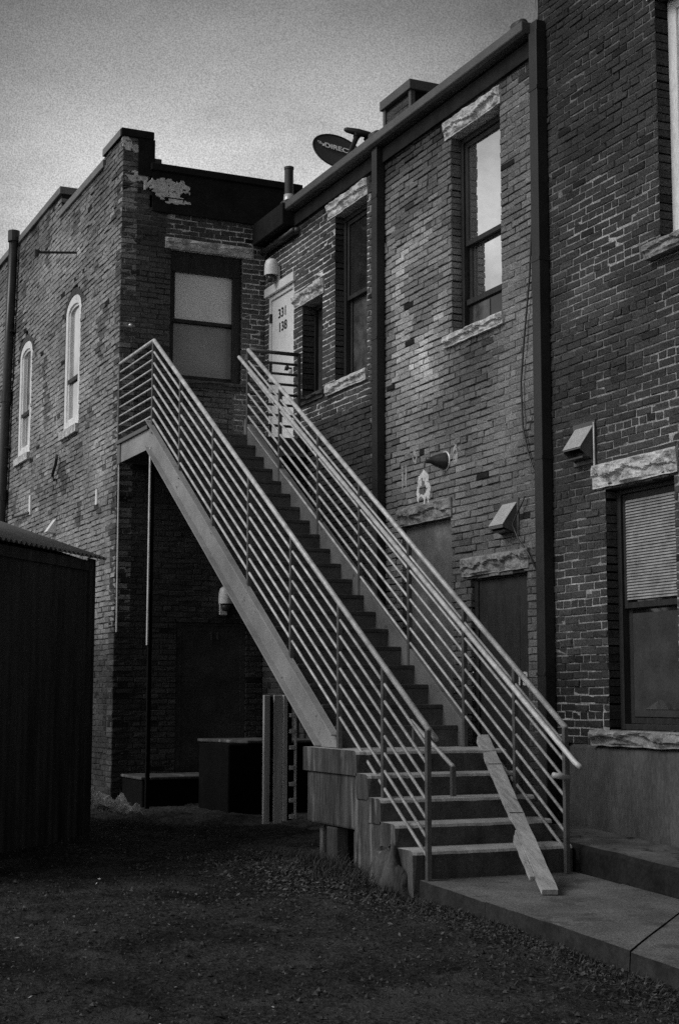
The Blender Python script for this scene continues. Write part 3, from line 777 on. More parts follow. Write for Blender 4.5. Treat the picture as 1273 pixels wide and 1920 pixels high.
crust(PDx, 5.82, 7.80, .30, .14, [(.1, -.12, .14, .025), (-.2, -.08, .05, .03)], 'plaster_patch', wing, 81, thick=.012, thr=.1)
crust(PDx, 5.92, 7.65, .22, .03, [(-.1, 0.01, .03, .02)], 'plaster_patch', wing, 84, thick=.012)
crust(PD, 5.42, 7.93, .15, .07, [], 'plaster_patch', wing, 87, thick=.008)
crust(PD, 5.30, 8.36, .07, .10, [], 'plaster_patch', wing, 90, thick=.008)
crust(PD, 5.42, 8.30, .06, .05, [], 'plaster_patch', wing, 91, thick=.008)
# back-door under the landing
mb = MB(); wbox(mb, PD, 6.12, 6.91, .15, 2.2, -.16, -.03); dd = mb.build('door', M['back_door'], wing, bevel=.004); dd['label'] = 'dark back door under the landing'
mb = MB(); wbox(mb, PD, 6.055, 6.12, .12, 2.245, -.18, -.02); wbox(mb, PD, 6.91, 6.975, .12, 2.245, -.18, -.02); wbox(mb, PD, 6.12, 6.91, 2.2, 2.245, -.18, -.022); mb.build('door_frame', M['back_door'], dd)
text_mesh('door_number', '11', .15, (6.56, YD+.026, 2.07), (1,0,0), (0,0,1), M['gutter'], dd, .006, 1.1)
wall_lamp(PD, 6.66, 2.50, wing)
# corner conduit, bolts, brackets, drainpipe on the flank
mb = MB(); mb.tube([(XB+.03, YD-.02, 2.1), (XB+.02, YD-.02, 4.2)], .012, 8); mb.build('conduit', M['vent'], wing)
mb = MB(); mb.lathe((5.38, YD+.01, 5.97), (0,-1,0), [(.03,0),(.03,.03),(.012,.05)], 10); mb.build('bolt', M['vent'], wing)
mb = MB(); mb.tube([(XB-.09, 24.15, 8.85), (XB-.09, 24.35, 6.6), (XB-.09, 24.55, 4.0), (XB-.09, 24.6, 1.0)], .075, 12); dp = mb.build('drainpipe', M['pipe'], wing, smooth=True)
for (y, z) in ((24.16, 8.78), (24.40, 6.15), (24.53, 4.55)):
    mb = MB(); mb.tube([(XB-.09, y, z-.09), (XB-.09, y+.006, z+.09)], .098, 12); mb.build('pipe_collar', M['pipe'], dp)
for (y, z) in ((24.45, 5.3), (24.3, 7.2)):
    mb = MB(); mb.box(XB-.10, XB, y-.12, y+.12, z, z+.03); mb.build('pipe_clip', M['pipe'], dp)
mb = MB(); mb.tube([(XB+.02, 20.42, 7.51), (XB-.57, 20.42, 7.44)], .018, 8); mb.tube([(XB-.56, 20.42, 7.47), (XB-.57, 20.42, 7.38)], [.05, .03], 8); mb.build('iron_bracket', M['pipe'], wing)
mb = MB(); mb.tube([(XB-.04, 21.12, 4.72), (XB-.06, 21.05, 4.66), (XB-.05, 21.15, 4.58), (XB-.05, 21.25, 4.52), (XB-.05, 21.32, 4.44), (XB-.04, 21.24, 4.38)], .022, 8); mb.build('iron_tie', M['pipe'], wing)
mb = MB(); mb.tube([(XB-.03, 22.8, 4.08), (XB-.08, 23.7, 4.10), (XB-.08, 23.72, 4.14)], .02, 8); mb.build('iron_bracket', M['pipe'], wing)
mb = MB(); mb.box(XB-.03, XB, 22.75, 22.85, 4.05, 4.35); mb.build('white_tab', M['frame_white'], wing)
mb = MB(); mb.box(XB-.02, XB, 19.03, 19.10, 3.78, 3.98); mb.build('white_tab', M['frame_white'], wing)
mb = MB(); mb.tube([(XB-.06, 23.6, 3.22), (XB-.06, 23.7, 3.30), (XB-.06, 23.5, 3.36)], .04, 8); mb.build('hose_bib', M['pipe'], wing)
mb = MB(); mb.prism([(XB, 21.22, 3.83), (XB, 21.22, 3.62), (XB-.13, 21.22, 3.64)], (0, .2, 0)); mb.build('vent_hood', M['lamp'], wing)

# ------------------------------------------------------------------ satellite dish
def cam_dir(cx, cy, cz):
    """helper to orient the dish: camera right / up / toward-camera components turned into world axes"""
    r = Vector((0.908, -0.4185, 0.004)); f = Vector((0.4155, 0.9013, 0.1226)); f.normalize(); u = r.cross(f).normalized(); r = f.cross(u).normalized()
    return (r*cx + u*cy - f*cz).normalized()
def build_dish():
    c = Vector((7.74, 17.05, 8.235))
    root = thing('satellite_dish', (7.9, 17.1, 7.52), 'grey satellite dish with white lettering standing on the flat roof edge', 'satellite dish')
    n = cam_dir(.40, .60, .78)
    t = cam_dir(.978, -.208, -.342); t = (t - n*t.dot(n)).normalized(); s = n.cross(t).normalized()
    ra, rb = .345, .31
    mb = MB(); K = 40; rings = 8; vs = []
    for side in (0, 1):
        for i in range(rings+1):
            q = i/rings
            for j in range(K):
                w = 2*math.pi*j/K
                vs.append(c + t*(ra*q*math.cos(w)) + s*(rb*q*math.sin(w)) + n*(.03*q*q - .03 - side*.012))
    m0 = (rings+1)*K; fs = []
    for side in (0, 1):
        for i in range(rings):
            for j in range(K):
                f = (i*K+j, i*K+(j+1)%K, (i+1)*K+(j+1)%K, (i+1)*K+j)
                f = tuple(side*m0 + k for k in f); fs.append(f if side == 0 else f[::-1])
    for j in range(K): fs.append((rings*K+j, rings*K+(j+1)%K, m0+rings*K+(j+1)%K, m0+rings*K+j))
    mb.add(vs, fs); refl = mb.build('reflector', M['dish'], root, smooth=True)
    mb = MB(); pts = [c + t*(ra*math.cos(2*math.pi*j/40)) + s*(rb*math.sin(2*math.pi*j/40)) for j in range(41)]
    mb.tube(pts, .009, 6, False); mb.build('rim', M['dish_dark'], refl)
    text_mesh('lettering', 'DIRECTV', .125, c + t*.05 + s*.075 - n*.010, t, s, M['dish_logo'], refl, .006, .92)
    # emblem: small swoosh left of the lettering
    mb = MB()
    for k in range(4):
        o = c - t*(.262-.022*k) + s*(.105-.014*k) - n*.006
        mb.obox(o, t*.014, s*(.012+.010*(k % 2)), n*.004)
        mb.build('emblem', M['dish_logo'], refl)
    foot = c - s*rb*.95 - n*.02
    head = c + n*.36 + t*.13
    mb = MB(); mb.tube([c + t*.06 - s*.30, head - n*.03], [.026, .036], 8); mb.build('feed_arm', M['dish_dark'], root)
    hx = cam_dir(.97, -.25, .1)
    mb = MB()
    hp = head + s*.02
    mb.tube([hp - hx*.185, hp - hx*.15, hp + hx*.0, hp + hx*.15, hp + hx*.175], [.018, .034, .048, .04, .02], 10)
    mb.tube([hp, head - n*.08], [.06, .04], 10); mb.tube([hp + hx*.13, hp + hx*.13 - n*.09], [.035, .03], 8)
    mb.build('receiver_head', M['dish_dark'], root, smooth=True)
    mb = MB(); mb.tube([c - n*.09, c - n*.16 - Vector((0,0,.02)), Vector((7.98, 17.15, 8.0)), Vector((7.98, 17.15, 7.52))], .028, 10); mb.build('mast', M['dish_dark'], root, smooth=True)
    mb = MB(); mb.box(7.86, 8.10, 17.03, 17.27, 7.52, 7.535); mb.build('foot_plate', M['dish_dark'], root)
build_dish()

# ------------------------------------------------------------------ concrete stoop
XL, XR = 5.14, 6.50
stoop = thing('concrete_stoop', (5.8, 10.9, 0), 'worn concrete stoop of five steps at the foot of the metal staircase', 'steps')
fronts = [9.99, 10.27, 10.52, 10.74, 10.95]; tops = [.205, .375, .545, .72, .895]
backs = fronts[1:] + [12.0]
def step(y0, y1, zt, zb, k):
    """rounded-nose step with chipped edge: light worn top, riser with shade in its colour, side"""
    mb = MB(); n = 44; vs = []
    prof = [(0, zb, 1), (0, zt-.03, 1), (.006, zt-.01, 0), (.03, zt, 0), (y1-y0+.02, zt, 0)]
    for i in range(n+1):
        x = XL + (XR-XL)*i/n
        chip = .016*max(0, nz(x*6, k*3.1, 2.0)) + .008*max(0, nz(x*19, k*3.1, 7.0))
        for (dy, z, _) in prof:
            yy = y0 + dy + (chip if dy < .05 else 0) + .004*nz(x*3, z*3, k); zz = z - (chip*.6 if 0 <= dy < .05 and z > zb+.01 else 0)
            if i == 0 and z > zb+.01 and dy < .04: yy += .01
            vs.append((x, yy, zz))
    m = len(prof); fs = []; mi = []
    for i in range(n):
        for j in range(m-1):
            fs.append((i*m+j, (i+1)*m+j, (i+1)*m+j+1, i*m+j+1)); mi.append(1 if j == 0 else 0)
    o = len(vs)
    for i in (0, n):
        x = XL if i == 0 else XR
        vs.append((x, y1+.02, zb)); a = [i*m+j for j in range(m)] + [len(vs)-1]
        fs.append(tuple(a)); mi.append(2)
    mb.add(vs, fs); mb.mi = mi
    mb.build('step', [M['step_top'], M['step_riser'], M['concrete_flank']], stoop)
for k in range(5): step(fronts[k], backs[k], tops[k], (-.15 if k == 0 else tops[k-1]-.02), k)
# body under the steps, its left flank patched and streaked; the rear half hangs over stub piers
mb = MB()
prof = [(10.02, -.25)] + [(10.02, tops[0]-.04)]
for k in range(1, 4): prof += [(fronts[k]+.02, tops[k-1]-.035), (fronts[k]+.02, tops[k]-.05)]
prof += [(11.02, tops[3]-.05), (11.02, -.25)]
mb.prism([(XL+.012, y, z) for (y, z) in prof], (XR-XL-.024, 0, 0))
mb.build('base', M['concrete_flank'], stoop, bevel=.012, seg=2)
mb = MB(); mb.box(XL+.02, XR-.03, 10.97, 11.985, .27, tops[4]-.05); mb.build('rear_block', M['concrete_flank'], stoop, bevel=.02, seg=2)
mb = MB(); mb.box(XL+.22, XR-.03, 11.03, 11.95, -.25, .268); mb.build('recess', M['board'], stoop)
for (ya, yb, xo) in ((11.40, 11.60, 0.0), (11.05, 11.12, .02), (11.80, 11.86, .05)):
    mb = MB(); mb.box(XL+.03+xo, XL+.14+xo, ya, yb, -.25, .262); mb.build('pier', M['concrete_flank'], stoop, bevel=.012, seg=2)
# broken, rounded footing at its left
mb = MB(); K = 18; R_ = 9; vs = []
for i in range(R_+1):
    for j in range(K):
        w = 2*math.pi*j/K; ph = math.pi/2*i/R_
        r = 1 + .22*fbm(math.cos(w)*1.5+3, math.sin(w)*1.5, ph*2, 1.3, 3)
        vs.append((XL-.02 + .16*r*math.cos(w)*math.cos(ph), 10.32 + .26*r*math.sin(w)*math.cos(ph), -.16 + .36*r*math.sin(ph)))
mb.add(vs, [(i*K+j, i*K+(j+1)%K, (i+1)*K+(j+1)%K, (i+1)*K+j) for i in range(R_) for j in range(K)])
mb.build('footing', M['concrete_flank'], stoop, smooth=True)

# ------------------------------------------------------------------ metal staircase
SX0, SX1 = 5.24, 6.42
Ytop, Ybot, Zdeck, Zst = 16.74, 11.55, 4.42, .895
NR = 20
rise = (Zdeck - Zst)/NR; going = (Ytop - 11.62)/(NR-1)
slope = rise/going
st = thing('metal_staircase', (5.83, 11.6, .9), 'long grey steel staircase with pipe railings climbing to the upper door', 'staircase')
def nose(y): return Zdeck + (y - Ytop)*slope          # line through the nosings
def stringer(x, sgn, up=0.0):
    """C-channel with flanges pointing outwards"""
    mb = MB(); h = .335; fl = .062; tk = .014
    y0, y1 = Ybot-.02, Ytop+.10
    def zt(y): return 1.02 + up + (y-11.55)*(4.46-1.02)/(16.74-11.55)
    a0, a1 = (x, x + sgn*.010)
    zb0 = zt(y0)-h
    cut = y0 + (0.897 - zb0)/((4.46-1.02)/(16.74-11.55))
    web = [(a0, y0, max(zt(y0)-h, .897)), (a0, cut, .897), (a0, y1, zt(y1)-h), (a0, y1, zt(y1)), (a0, y0, zt(y0))]
    mb.prism(web, (a1-a0, 0, 0))
    o = x - sgn*fl
    s_ = (4.46-1.02)/(16.74-11.55)
    mb.prism([(o, y0, zt(y0)), (o, y1, zt(y1)), (o, y1, zt(y1)-tk), (o, y0, zt(y0)-tk)], (sgn*(fl+.001), 0, 0))
    mb.prism([(o, cut, .898), (o, y1, zt(y1)-h), (o, y1, zt(y1)-h+tk), (o, cut-.0, .898+tk)], (sgn*(fl+.001), 0, 0))
    s = mb.build('stringer', M['steel'] if sgn > 0 else M['steel_shaded'], st, bevel=.003)
    return s
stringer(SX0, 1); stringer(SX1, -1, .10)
def tread(k):
    y = Ytop - going*(NR-1-k); z = Zst + rise*(k+1)
    mb = MB(); y0 = y - .01
    mb.box(SX0+.012, SX1-.012, y0, y0+going+.02, z-.03, z)
    mb.box(SX0+.012, SX1-.012, y0+.006, y0+.012, z-rise, z-.03)
    o = mb.build('tread', M['tread'], st)
    mb = MB(); mb.box(SX0+.013, SX1-.013, y0-.008, y0+.022, z-.034, z+.004); mb.build('nosing', M['step_riser'], o, bevel=.006, seg=2)
for k in range(NR-1): tread(k)
# landing
mb = MB(); mb.box(SX0+.02, XA-.03, Ytop-.01, YD-.03, Zdeck-.03, Zdeck); mb.box(SX0+.02, XA-.03, Ytop-.008, Ytop-.002, Zdeck-rise, Zdeck-.03)
land = mb.build('landing', M['tread'], st, bevel=.004)
mb = MB(); mb.prism([(SX0, Ytop+.10, 4.19), (SX0, YD-.16, 4.19), (SX0, YD-.16, 4.42), (SX0, Ytop+.10, 4.42)], (.012, 0, 0)); mb.build('landing_beam', M['steel'], land)
mb = MB(); mb.box(SX0-.03, SX0+.012, Ytop+.12, YD-.02, 4.425, 4.47); mb.build('edge_plate', M['pipe'], land)
mb = MB(); mb.box(SX0+.03, XA-.03, YD-.09, YD-.03, 4.2, 4.39); mb.build('landing_beam', M['steel'], land)
mb = MB(); mb.box(SX1+.07, XA-.03, Ytop, Ytop+.05, 4.2, 4.388); mb.build('landing_beam', M['steel'], land)
mb = MB(); mb.box(SX0-.012, SX0+.02, YD-.16, YD-.03, 4.18, 4.425); mb.build('bracket', M['pipe'], land)
mb = MB(); mb.box(SX0+.0, SX0+.045, Ytop+.03, Ytop+.075, .0, 4.2); pp = mb.build('support_post', M['shade_black'], st, bevel=.003)
mb = MB(); mb.box(SX0-.014, SX0-.001, Ytop+.032, Ytop+.073, 1.9, 4.19); mb.build('light_strip', M['rail'], pp)
mb = MB(); mb.box(XA-.14, XA-.08, Ytop+.03, Ytop+.09, .0, 4.2); mb.build('support_post', M['board'], st, bevel=.003)

def guard(x, inner, ysA, zA, yB, zB, posts, rails, name, hand, handext, label):
    """sloping guard rail from (ysA,zA) at the top to (yB,zB) at the foot"""
    sl = (zA-zB)/(ysA-yB)
    line = lambda y: zB + (y-yB)*sl
    mb = MB(); mb.tube([(x, ysA, zA), (x, yB, zB)], .0235, 12); g = mb.build('guardrail', M['rail'], st, smooth=True)
    g['label'] = label
    for (y, zb) in posts:
        mb = MB(); mb.box(x-.019, x+.019, y-.019, y+.019, zb, line(y)-.012); mb.build('post', M['post'], g, bevel=.003)
    for k in range(1, rails):
        d = .1335*k; ye = 9.945
        a = (x, ysA, zA - d)
        mb = MB(); mb.tube([a, (x, ye, line(ye) - d)], .0125, 8); mb.build('rail', M['rail'], g, smooth=True)
    hx = x + inner*.075
    mb = MB(); mb.tube(hand, .021, 12); hr = mb.build('handrail', M['rail'], g, smooth=True)
    mb = MB()
    for (y, zb) in posts[1:-1]:
        zh = hand[0][2] + (y - hand[0][1])*(hand[-1][2]-hand[0][2])/(hand[-1][1]-hand[0][1])
        mb.tube([(x, y, zh-.07), (hx, y, zh-.05), (hx, y, zh-.015)], .008, 6)
    mb.build('handrail_bracket', M['post'], g)
    return g
yp = [16.74, 15.72, 14.63, 13.60, 12.53, 11.50, 10.67, 9.94]
def post_foot(y):
    if y > 11.6: return nose(y) - .02 - .05
    if y > 11.0: return .895
    if y > 10.5: return .545
    return -.005
gl = guard(SX0, 1, Ytop, 5.455, 9.92, 1.075, [(y, post_foot(y)) for y in yp], 8, 'left', [(SX0+.075, 16.80, 5.40), (SX0+.075, 9.95, 1.005)], 0, 'left stair railing of seven thin bars')
# short centre handrail on the lower steps
mb = MB(); mb.tube([(5.80, 11.30, 1.12), (5.81, 10.60, .775)], .017, 8); hrn = mb.build('short_handrail', M['rail'], gl, smooth=True)
for (y, za, zb) in ((10.60, .545, .775), (11.25, .895, 1.09)):
    mb = MB(); mb.box(5.79, 5.826, y-.018, y+.018, za, zb); mb.build('short_post', M['post'], gl)
gr = guard(SX1, -1, Ytop, 5.455, 9.93, 1.085, [(y, post_foot(y)) for y in yp], 8, 'right', [(SX1-.075, 16.86, 5.385), (SX1-.075, 9.69, .83), (SX1-.075, 9.62, .80)], 0, 'right stair railing of seven thin bars')
mb = MB(); mb.tube([(SX1-.12, 9.93, .73), (SX1+.02, 9.93, .71)], .022, 8); mb.build('rail_stub', M['rail'], gr, smooth=True)
# side of the landing
mb = MB(); mb.tube([(SX0, Ytop, 5.455), (SX0, YD-.06, 5.455)], .0215, 12); gs = mb.build('landing_rail', M['rail'], st, smooth=True)
for k in range(1, 9):
    mb = MB(); mb.tube([(SX0, Ytop, 5.455-.112*k), (SX0, YD-.06, 5.455-.112*k)], .0115, 8); mb.build('rail', M['rail'], gs, smooth=True)
mb = MB(); mb.box(SX0-.019, SX0+.019, YD-.08, YD-.042, 4.42, 5.455); mb.build('post', M['post'], gs, bevel=.003)
# front of the landing, right of the flight
mb = MB(); mb.tube([(SX1, Ytop, 5.455), (7.08, Ytop, 5.455)], .0235, 12); gf = mb.build('landing_rail', M['post'], st, smooth=True)
for k in range(1, 8):
    mb = MB(); mb.tube([(SX1, Ytop, 5.455-.128*k), (7.08, Ytop, 5.455-.128*k)], .0165, 8); mb.build('rail', M['post'], gf, smooth=True)
mb = MB(); mb.box(7.06, 7.10, Ytop-.02, Ytop+.02, 4.42, 5.475); mb.build('post', M['post'], gf, bevel=.003)

# ------------------------------------------------------------------ leaning plank
def build_plank():
    root = thing('wooden_plank', (5.75, 9.15, 0), 'pale weathered wooden plank leaning up the concrete steps', 'plank')
    A = Vector((5.735, 9.10, walk_z(9.1)+.028)); B = Vector((6.44, 11.25, .985))
    ax = (B-A); Lb = ax.length; ax.normalize(); sd = Vector((ax.y, -ax.x, 0)).normalized(); up = sd.cross(ax).normalized()
    mb = MB(); n = 60; vs = []
    def ring(t, w0, w1, th, lift):
        p = A + ax*t + up*lift
        return [p+sd*w0-up*th, p+sd*w1-up*th, p+sd*w1+up*th, p+sd*w0+up*th]
    for i in range(n+1):
        t = Lb*i/n
        e = .006*nz(t*4, 1, 1) + .004*nz(t*15, 2, 1); e2 = .005*nz(t*5, 7, 1)
        w0, w1 = -.056+e, .056+e2
        f = i/n
        if .34 < f < .43: w0 += .016*math.sin(math.pi*(f-.34)/.09)*(1+.4*nz(t*30, 3, 3))      # broken bite
        if f > .97: w0 += .03*(f-.97)/.03
        vs += ring(t, w0, w1, .019, 0.002*nz(t*9, 5, 5))
    fs = []
    for i in range(n):
        for j in range(4): fs.append((i*4+j, i*4+(j+1)%4, (i+1)*4+(j+1)%4, (i+1)*4+j))
    fs += [(0,1,2,3), (n*4+3, n*4+2, n*4+1, n*4)]
    mb.add(vs, fs); mb.build('board', M['wood'], root)
    mb = MB(); vs = []; n = 30
    for i in range(n+1):
        t = .20 + (.86-.20)*i/n; e = .006*nz(t*9, 3, 8)
        w0 = -.094 + e + (.05*(i/n-.85)/.15 if i/n > .85 else 0)
        vs += ring(t, w0, -.060, .017, -.012)
    fs = []
    for i in range(n):
        for j in range(4): fs.append((i*4+j, i*4+(j+1)%4, (i+1)*4+(j+1)%4, (i+1)*4+j))
    fs += [(0,1,2,3), (n*4+3, n*4+2, n*4+1, n*4)]
    mb.add(vs, fs); mb.build('splintered_strip', M['wood'], root)
    mb = MB()
    for t in (1.10, 1.92):
        p = A + ax*t + up*.0205; mb.obox(p, sd*.052, ax*.005, up*.0016)
    mb.build('nail_stain', M['board'], root)
build_plank()

# ------------------------------------------------------------------ pallet on end behind the stoop
def build_pallet():
    y = 14.1; z0 = .07; h = 1.26
    root = thing('wooden_pallet', (5.8, y, z0), 'grey wooden pallet standing on end under the staircase', 'pallet')
    # stands on end, turned so its slatted edge shows at right
    u = Vector((.985, .17, 0)).normalized(); v = Vector((-.17, .985, 0)).normalized(); o = Vector((5.61, y, z0))
    def P(a, b, c): return o + u*a + v*b + Vector((0,0,c))
    def bar(a0, a1, b0, b1, c0, c1, name, m):
        mb = MB(); mb.obox(P((a0+a1)/2, (b0+b1)/2, (c0+c1)/2), u*(a1-a0)/2, v*(b1-b0)/2, Vector((0,0,(c1-c0)/2))); mb.build(name, M[m], root, bevel=.004)
    bar(0, .07, 0, .03, 0, h, 'stringer', 'pallet')
    bar(.122, .222, .012, .03, 0, h, 'stringer', 'pallet')
    bar(.226, .275, 0, .03, .02, h, 'stringer', 'pallet')
    bar(.278, .30, .05, .11, .02, h, 'gap_shade', 'board')
    for z in (.31, .62, .93): bar(.0705, .1215, .022, .029, z, z+.018, 'cross_slat', 'pallet_dark')
    bar(.004, .274, .033, .045, .02, h-.01, 'gap_shade', 'shade_black')  # dark sheets added so the pallet's gaps read as shade
    for z in (.04, .20, .36, .52, .72, .88, 1.04, 1.20): bar(.302, .366, -.005, .02, z, z+.042, 'deck_board', 'pallet')
    bar(.302, .366, .06, .07, .02, h-.03, 'gap_shade', 'shade_black')
    bar(.367, .383, -.004, .03, .03, 1.24, 'edge_strip', 'pallet')
build_pallet()

# ------------------------------------------------------------------ slab and step by the back door
a = thing('concrete_slab', (5.9, 17.6, 0), 'low dark concrete slab in front of the back door under the landing', 'slab')
mb = MB(); mb.box(5.36, 6.36, 17.3, YD-.06, -.1, .345); mb.build('base', M['shade_black'], a, bevel=.02, seg=2)
mb = MB(); mb.box(5.34, 6.38, 17.28, YD-.06, .346, .38); mb.build('top', M['concrete_dark'], a, bevel=.01, seg=2)
a = thing('concrete_block', (6.5, 16.5, 0), 'dark block with a pale top under the stairs behind the pallet', 'block')
mb = MB(); mb.box(5.98, XA-.08, 16.1, 17.1, -.1, .79); mb.build('base', M['shade_black'], a, bevel=.02, seg=2)
mb = MB(); mb.prism([(5.96, 16.9, .792), (6.2, 16.08, .792), (XA-.07, 16.08, .792), (XA-.07, 17.1, .792), (5.96, 17.1, .792)], (0, 0, .035)); mb.build('top', M['concrete_dark'], a, bevel=.01, seg=2)

# ------------------------------------------------------------------ shed at left
def build_shed():
    c = Vector((3.97, 14.55, 0)); ang = math.radians(-.0)
    d = Vector((math.sin(math.radians(41)), math.cos(math.radians(41)), 0))     # along the visible wall, away from camera
    d = (cam_dir(0,0,-1)*math.cos(math.radians(17)) + cam_dir(1,0,0)*math.sin(math.radians(17))); d.z = 0; d.normalize()
    nrm = Vector((d.y, -d.x, 0))                                                # outward (to the right of the wall)
    if nrm.x < 0 and nrm.y > 0: nrm = -nrm
    nrm = Vector((d.y, -d.x, 0))
    root = thing('shed', c, 'low black shed with a corrugated roof edge at the left', 'shed')
    L, W, H = 4.2, 3.2, 2.66
    def P(a, b, z): return c + d*a + nrm*b + Vector((0,0,z))
    mb = MB(); vs = []; n = 170
    # vertical-ribbed wall
    for i in range(n+1):
        a = -L*i/n; q = .012*(1 if (i % 5) in (0, 1) else 0)
        for z in (-.3, 2.62): vs.append(P(a, q, z))
    mb.add(vs, [(2*i, 2*i+2, 2*i+3, 2*i+1) for i in range(n)])
    mb.add([P(0, 0, -.3), P(0, -W, -.3), P(0, -W, 3.68), P(0, 0, 2.62)], [(0,1,2,3)])
    mb.add([P(-L, 0, -.3), P(-L, -W, -.3), P(-L, -W, 3.68), P(-L, 0, 2.62)], [(0,1,2,3)])
    mb.add([P(0, -W, -.3), P(-L, -W, -.3), P(-L, -W, 3.68), P(0, -W, 3.68)], [(0,1,2,3)])
    mb.build('wall', M['shed'], root)
    mb = MB(); mb.obox(P(-.10, .02, 1.2), d*.035, nrm*.015, Vector((0,0,1.45))); mb.obox(P(-.02, .0, 1.2), d*.02, nrm*.03, Vector((0,0,1.45))); mb.build('corner_trim', M['board'], root)
    # corrugated roof, rising away from the eave
    mb = MB(); vs = []; n = 460; R_ = 3
    for i in range(n+1):
        a = .10 - (L+.2)*i/n; w = .015*math.sin(2*math.pi*a/.09)
        for k in range(R_+1):
            b = .10 - (W+.1)*k/R_
            vs.append(P(a, b, 2.66 + (.10-b)*.34 + w))
    m = R_+1
    mb.add(vs, [(i*m+k, (i+1)*m+k, (i+1)*m+k+1, i*m+k+1) for i in range(n) for k in range(R_)])
    o = mb.build('roof', M['shed_roof'], root, smooth=True)
    so = o.modifiers.new('sheet', 'SOLIDIFY'); so.thickness = .004
    mb = MB(); mb.obox(P(-L/2, .01, 2.58), d*(L/2), nrm*.02, Vector((0,0,.05))); mb.build('eave_board', M['shed'], root)
build_shed()

# ------------------------------------------------------------------ crumpled plastic sack
def build_bag():
    mb = MB(); nu, nv = 46, 26; vs = []
    c = Vector((4.42, 15.3, -.03))
    for i in range(nu+1):
        for j in range(nv):
            f = i/nu; w = 2*math.pi*j/nv
            rad =   .012 + .085*abs(math.sin(math.pi*min(1, f*1.02)))**.7*(1 if f > .35 else 1.1)
            p = Vector((-.24 + .56*f, .05*math.sin(4*f), .05*(1-f)))
            q = Vector((0, math.cos(w)*rad*1.1, max(-.3, math.sin(w))*rad*.95 + .08))
            r = p + q
            k = 1 + .7*noise.fractal(r*11.0, 1.0, 2.0, 4); r = p + q*k
            if f < .35: r.z += .16*(1-f/.35)*(.5+.5*math.sin(w*2))
            r.z += .02*nz(r.x*22, r.y*22, r.z*22)
            vs.append(c + r + Vector((0, 0, ground_z(4.6, 15.7)+.09)))
    fs = [(i*nv+j, i*nv+(j+1)%nv, (i+1)*nv+(j+1)%nv, (i+1)*nv+j) for i in range(nu) for j in range(nv)]
    mb.add(vs, fs); o = mb.build('plastic_sack', M['plastic'])
    tag(o, 'crumpled pale plastic sack lying on the dirt beside the black shed', 'sack')
build_bag()

# ------------------------------------------------------------------ loose cables on the wall
mb = MB()
pts = [(11.44, 6.3), (11.52, 5.6), (11.57, 5.12), (11.68, 4.55), (11.74, 4.17), (11.72, 3.77), (11.63, 3.50), (11.55, 3.35), (11.43, 3.2)]
mb.tube([(XA-.03, y, z) for (y, z) in pts], .0085, 6); o = mb.build('cable', M['pipe'], smooth=True); tag(o, 'thin black cable hanging beside the right hand downspout', 'cable')
mb = MB(); mb.tube([(XA-.03, 11.70, 3.12), (XA-.05, 11.78, 3.0), (XA-.07, 11.86, 2.88), (XA-.05, 11.78, 2.72), (XA-.03, 11.66, 2.6), (XA-.03, 11.5, 2.42)], .008, 6); o = mb.build('cable', M['pipe'], smooth=True); tag(o, 'short black wire looping under the vent hood above the dark door', 'cable')

# ------------------------------------------------------------------ white number on dark door
text_mesh('door_number', '13', .17, (XA+.046, 11.905, 1.475), (0,-1,0), (0,0,1), M['number_white'], [o for o in bpy.data.objects if o.name.startswith('door') and o.get('label','').startswith('dark ground')][0], .006, 1.2)

# ------------------------------------------------------------------ ground litter
def build_litter():
    rng = random.Random(5); mb = MB(); tones = []
    def flake(x, y, s, t, lift):
        z = ground_z(x, y) + lift
        a = rng.uniform(0, 6.28); n = Vector((rng.gauss(0, .5), rng.gauss(0, .5), 1)).normalized()
        u = Vector((math.cos(a), math.sin(a), 0)); u = (u - n*u.dot(n)).normalized(); v = n.cross(u)
        c = Vector((x, y, z))
        l = s*rng.uniform(.7, 1.6); w = s*rng.uniform(.25, .7); k = rng.uniform(-.3, .6)*s
        vs = [c-u*l, c-v*w+n*k*.5, c+u*l+n*k, c+v*w+n*k*.5]
        mb.add(vs, [(0,1,2,3)]); tones.append(t)
    for _ in range(34000):
        y = 5.2 + 11.5*rng.random()**1.2; x = rng.uniform(-.3, 1)*0 + rng.uniform(.1*y, 5.15 if y < 10 else 5.6)
        if y > 13 and x > 5.4: continue
        flake(x, y, rng.uniform(.003, .010), math.exp(rng.uniform(-4.3, -2.0)), .008)
    for _ in range(6000):      # drift along the walk edge and the steps
        y = rng.uniform(5.5, 12.5); x = (5.17 if y < 10 else 5.08) - abs(rng.gauss(0, .28)); 
        flake(x, y, rng.uniform(.006, .016), rng.uniform(.02, .12), .010)
    for _ in range(4000):
        y = rng.gauss(10.9, .7); x = 5.0 - abs(rng.gauss(0, .45)); flake(x, y, rng.uniform(.006, .018), rng.uniform(.02, .16), .012)
    for _ in range(40):
        y = 5.5 + 9*rng.random(); x = rng.uniform(.15*y, 5.1); flake(x, y, rng.uniform(.008, .018), rng.uniform(.35, .7), .022)
    o = mb.build('leaf_litter', bpy.data.materials['litter_tone'], attr=tones); tag(o, 'scattered dead leaves and scraps on the dark yard', 'leaves', kind='stuff')
mat('litter_tone', attr='tone', var=.3, scale=30, rough=.8, bump=.2, bscale=90)
build_litter()
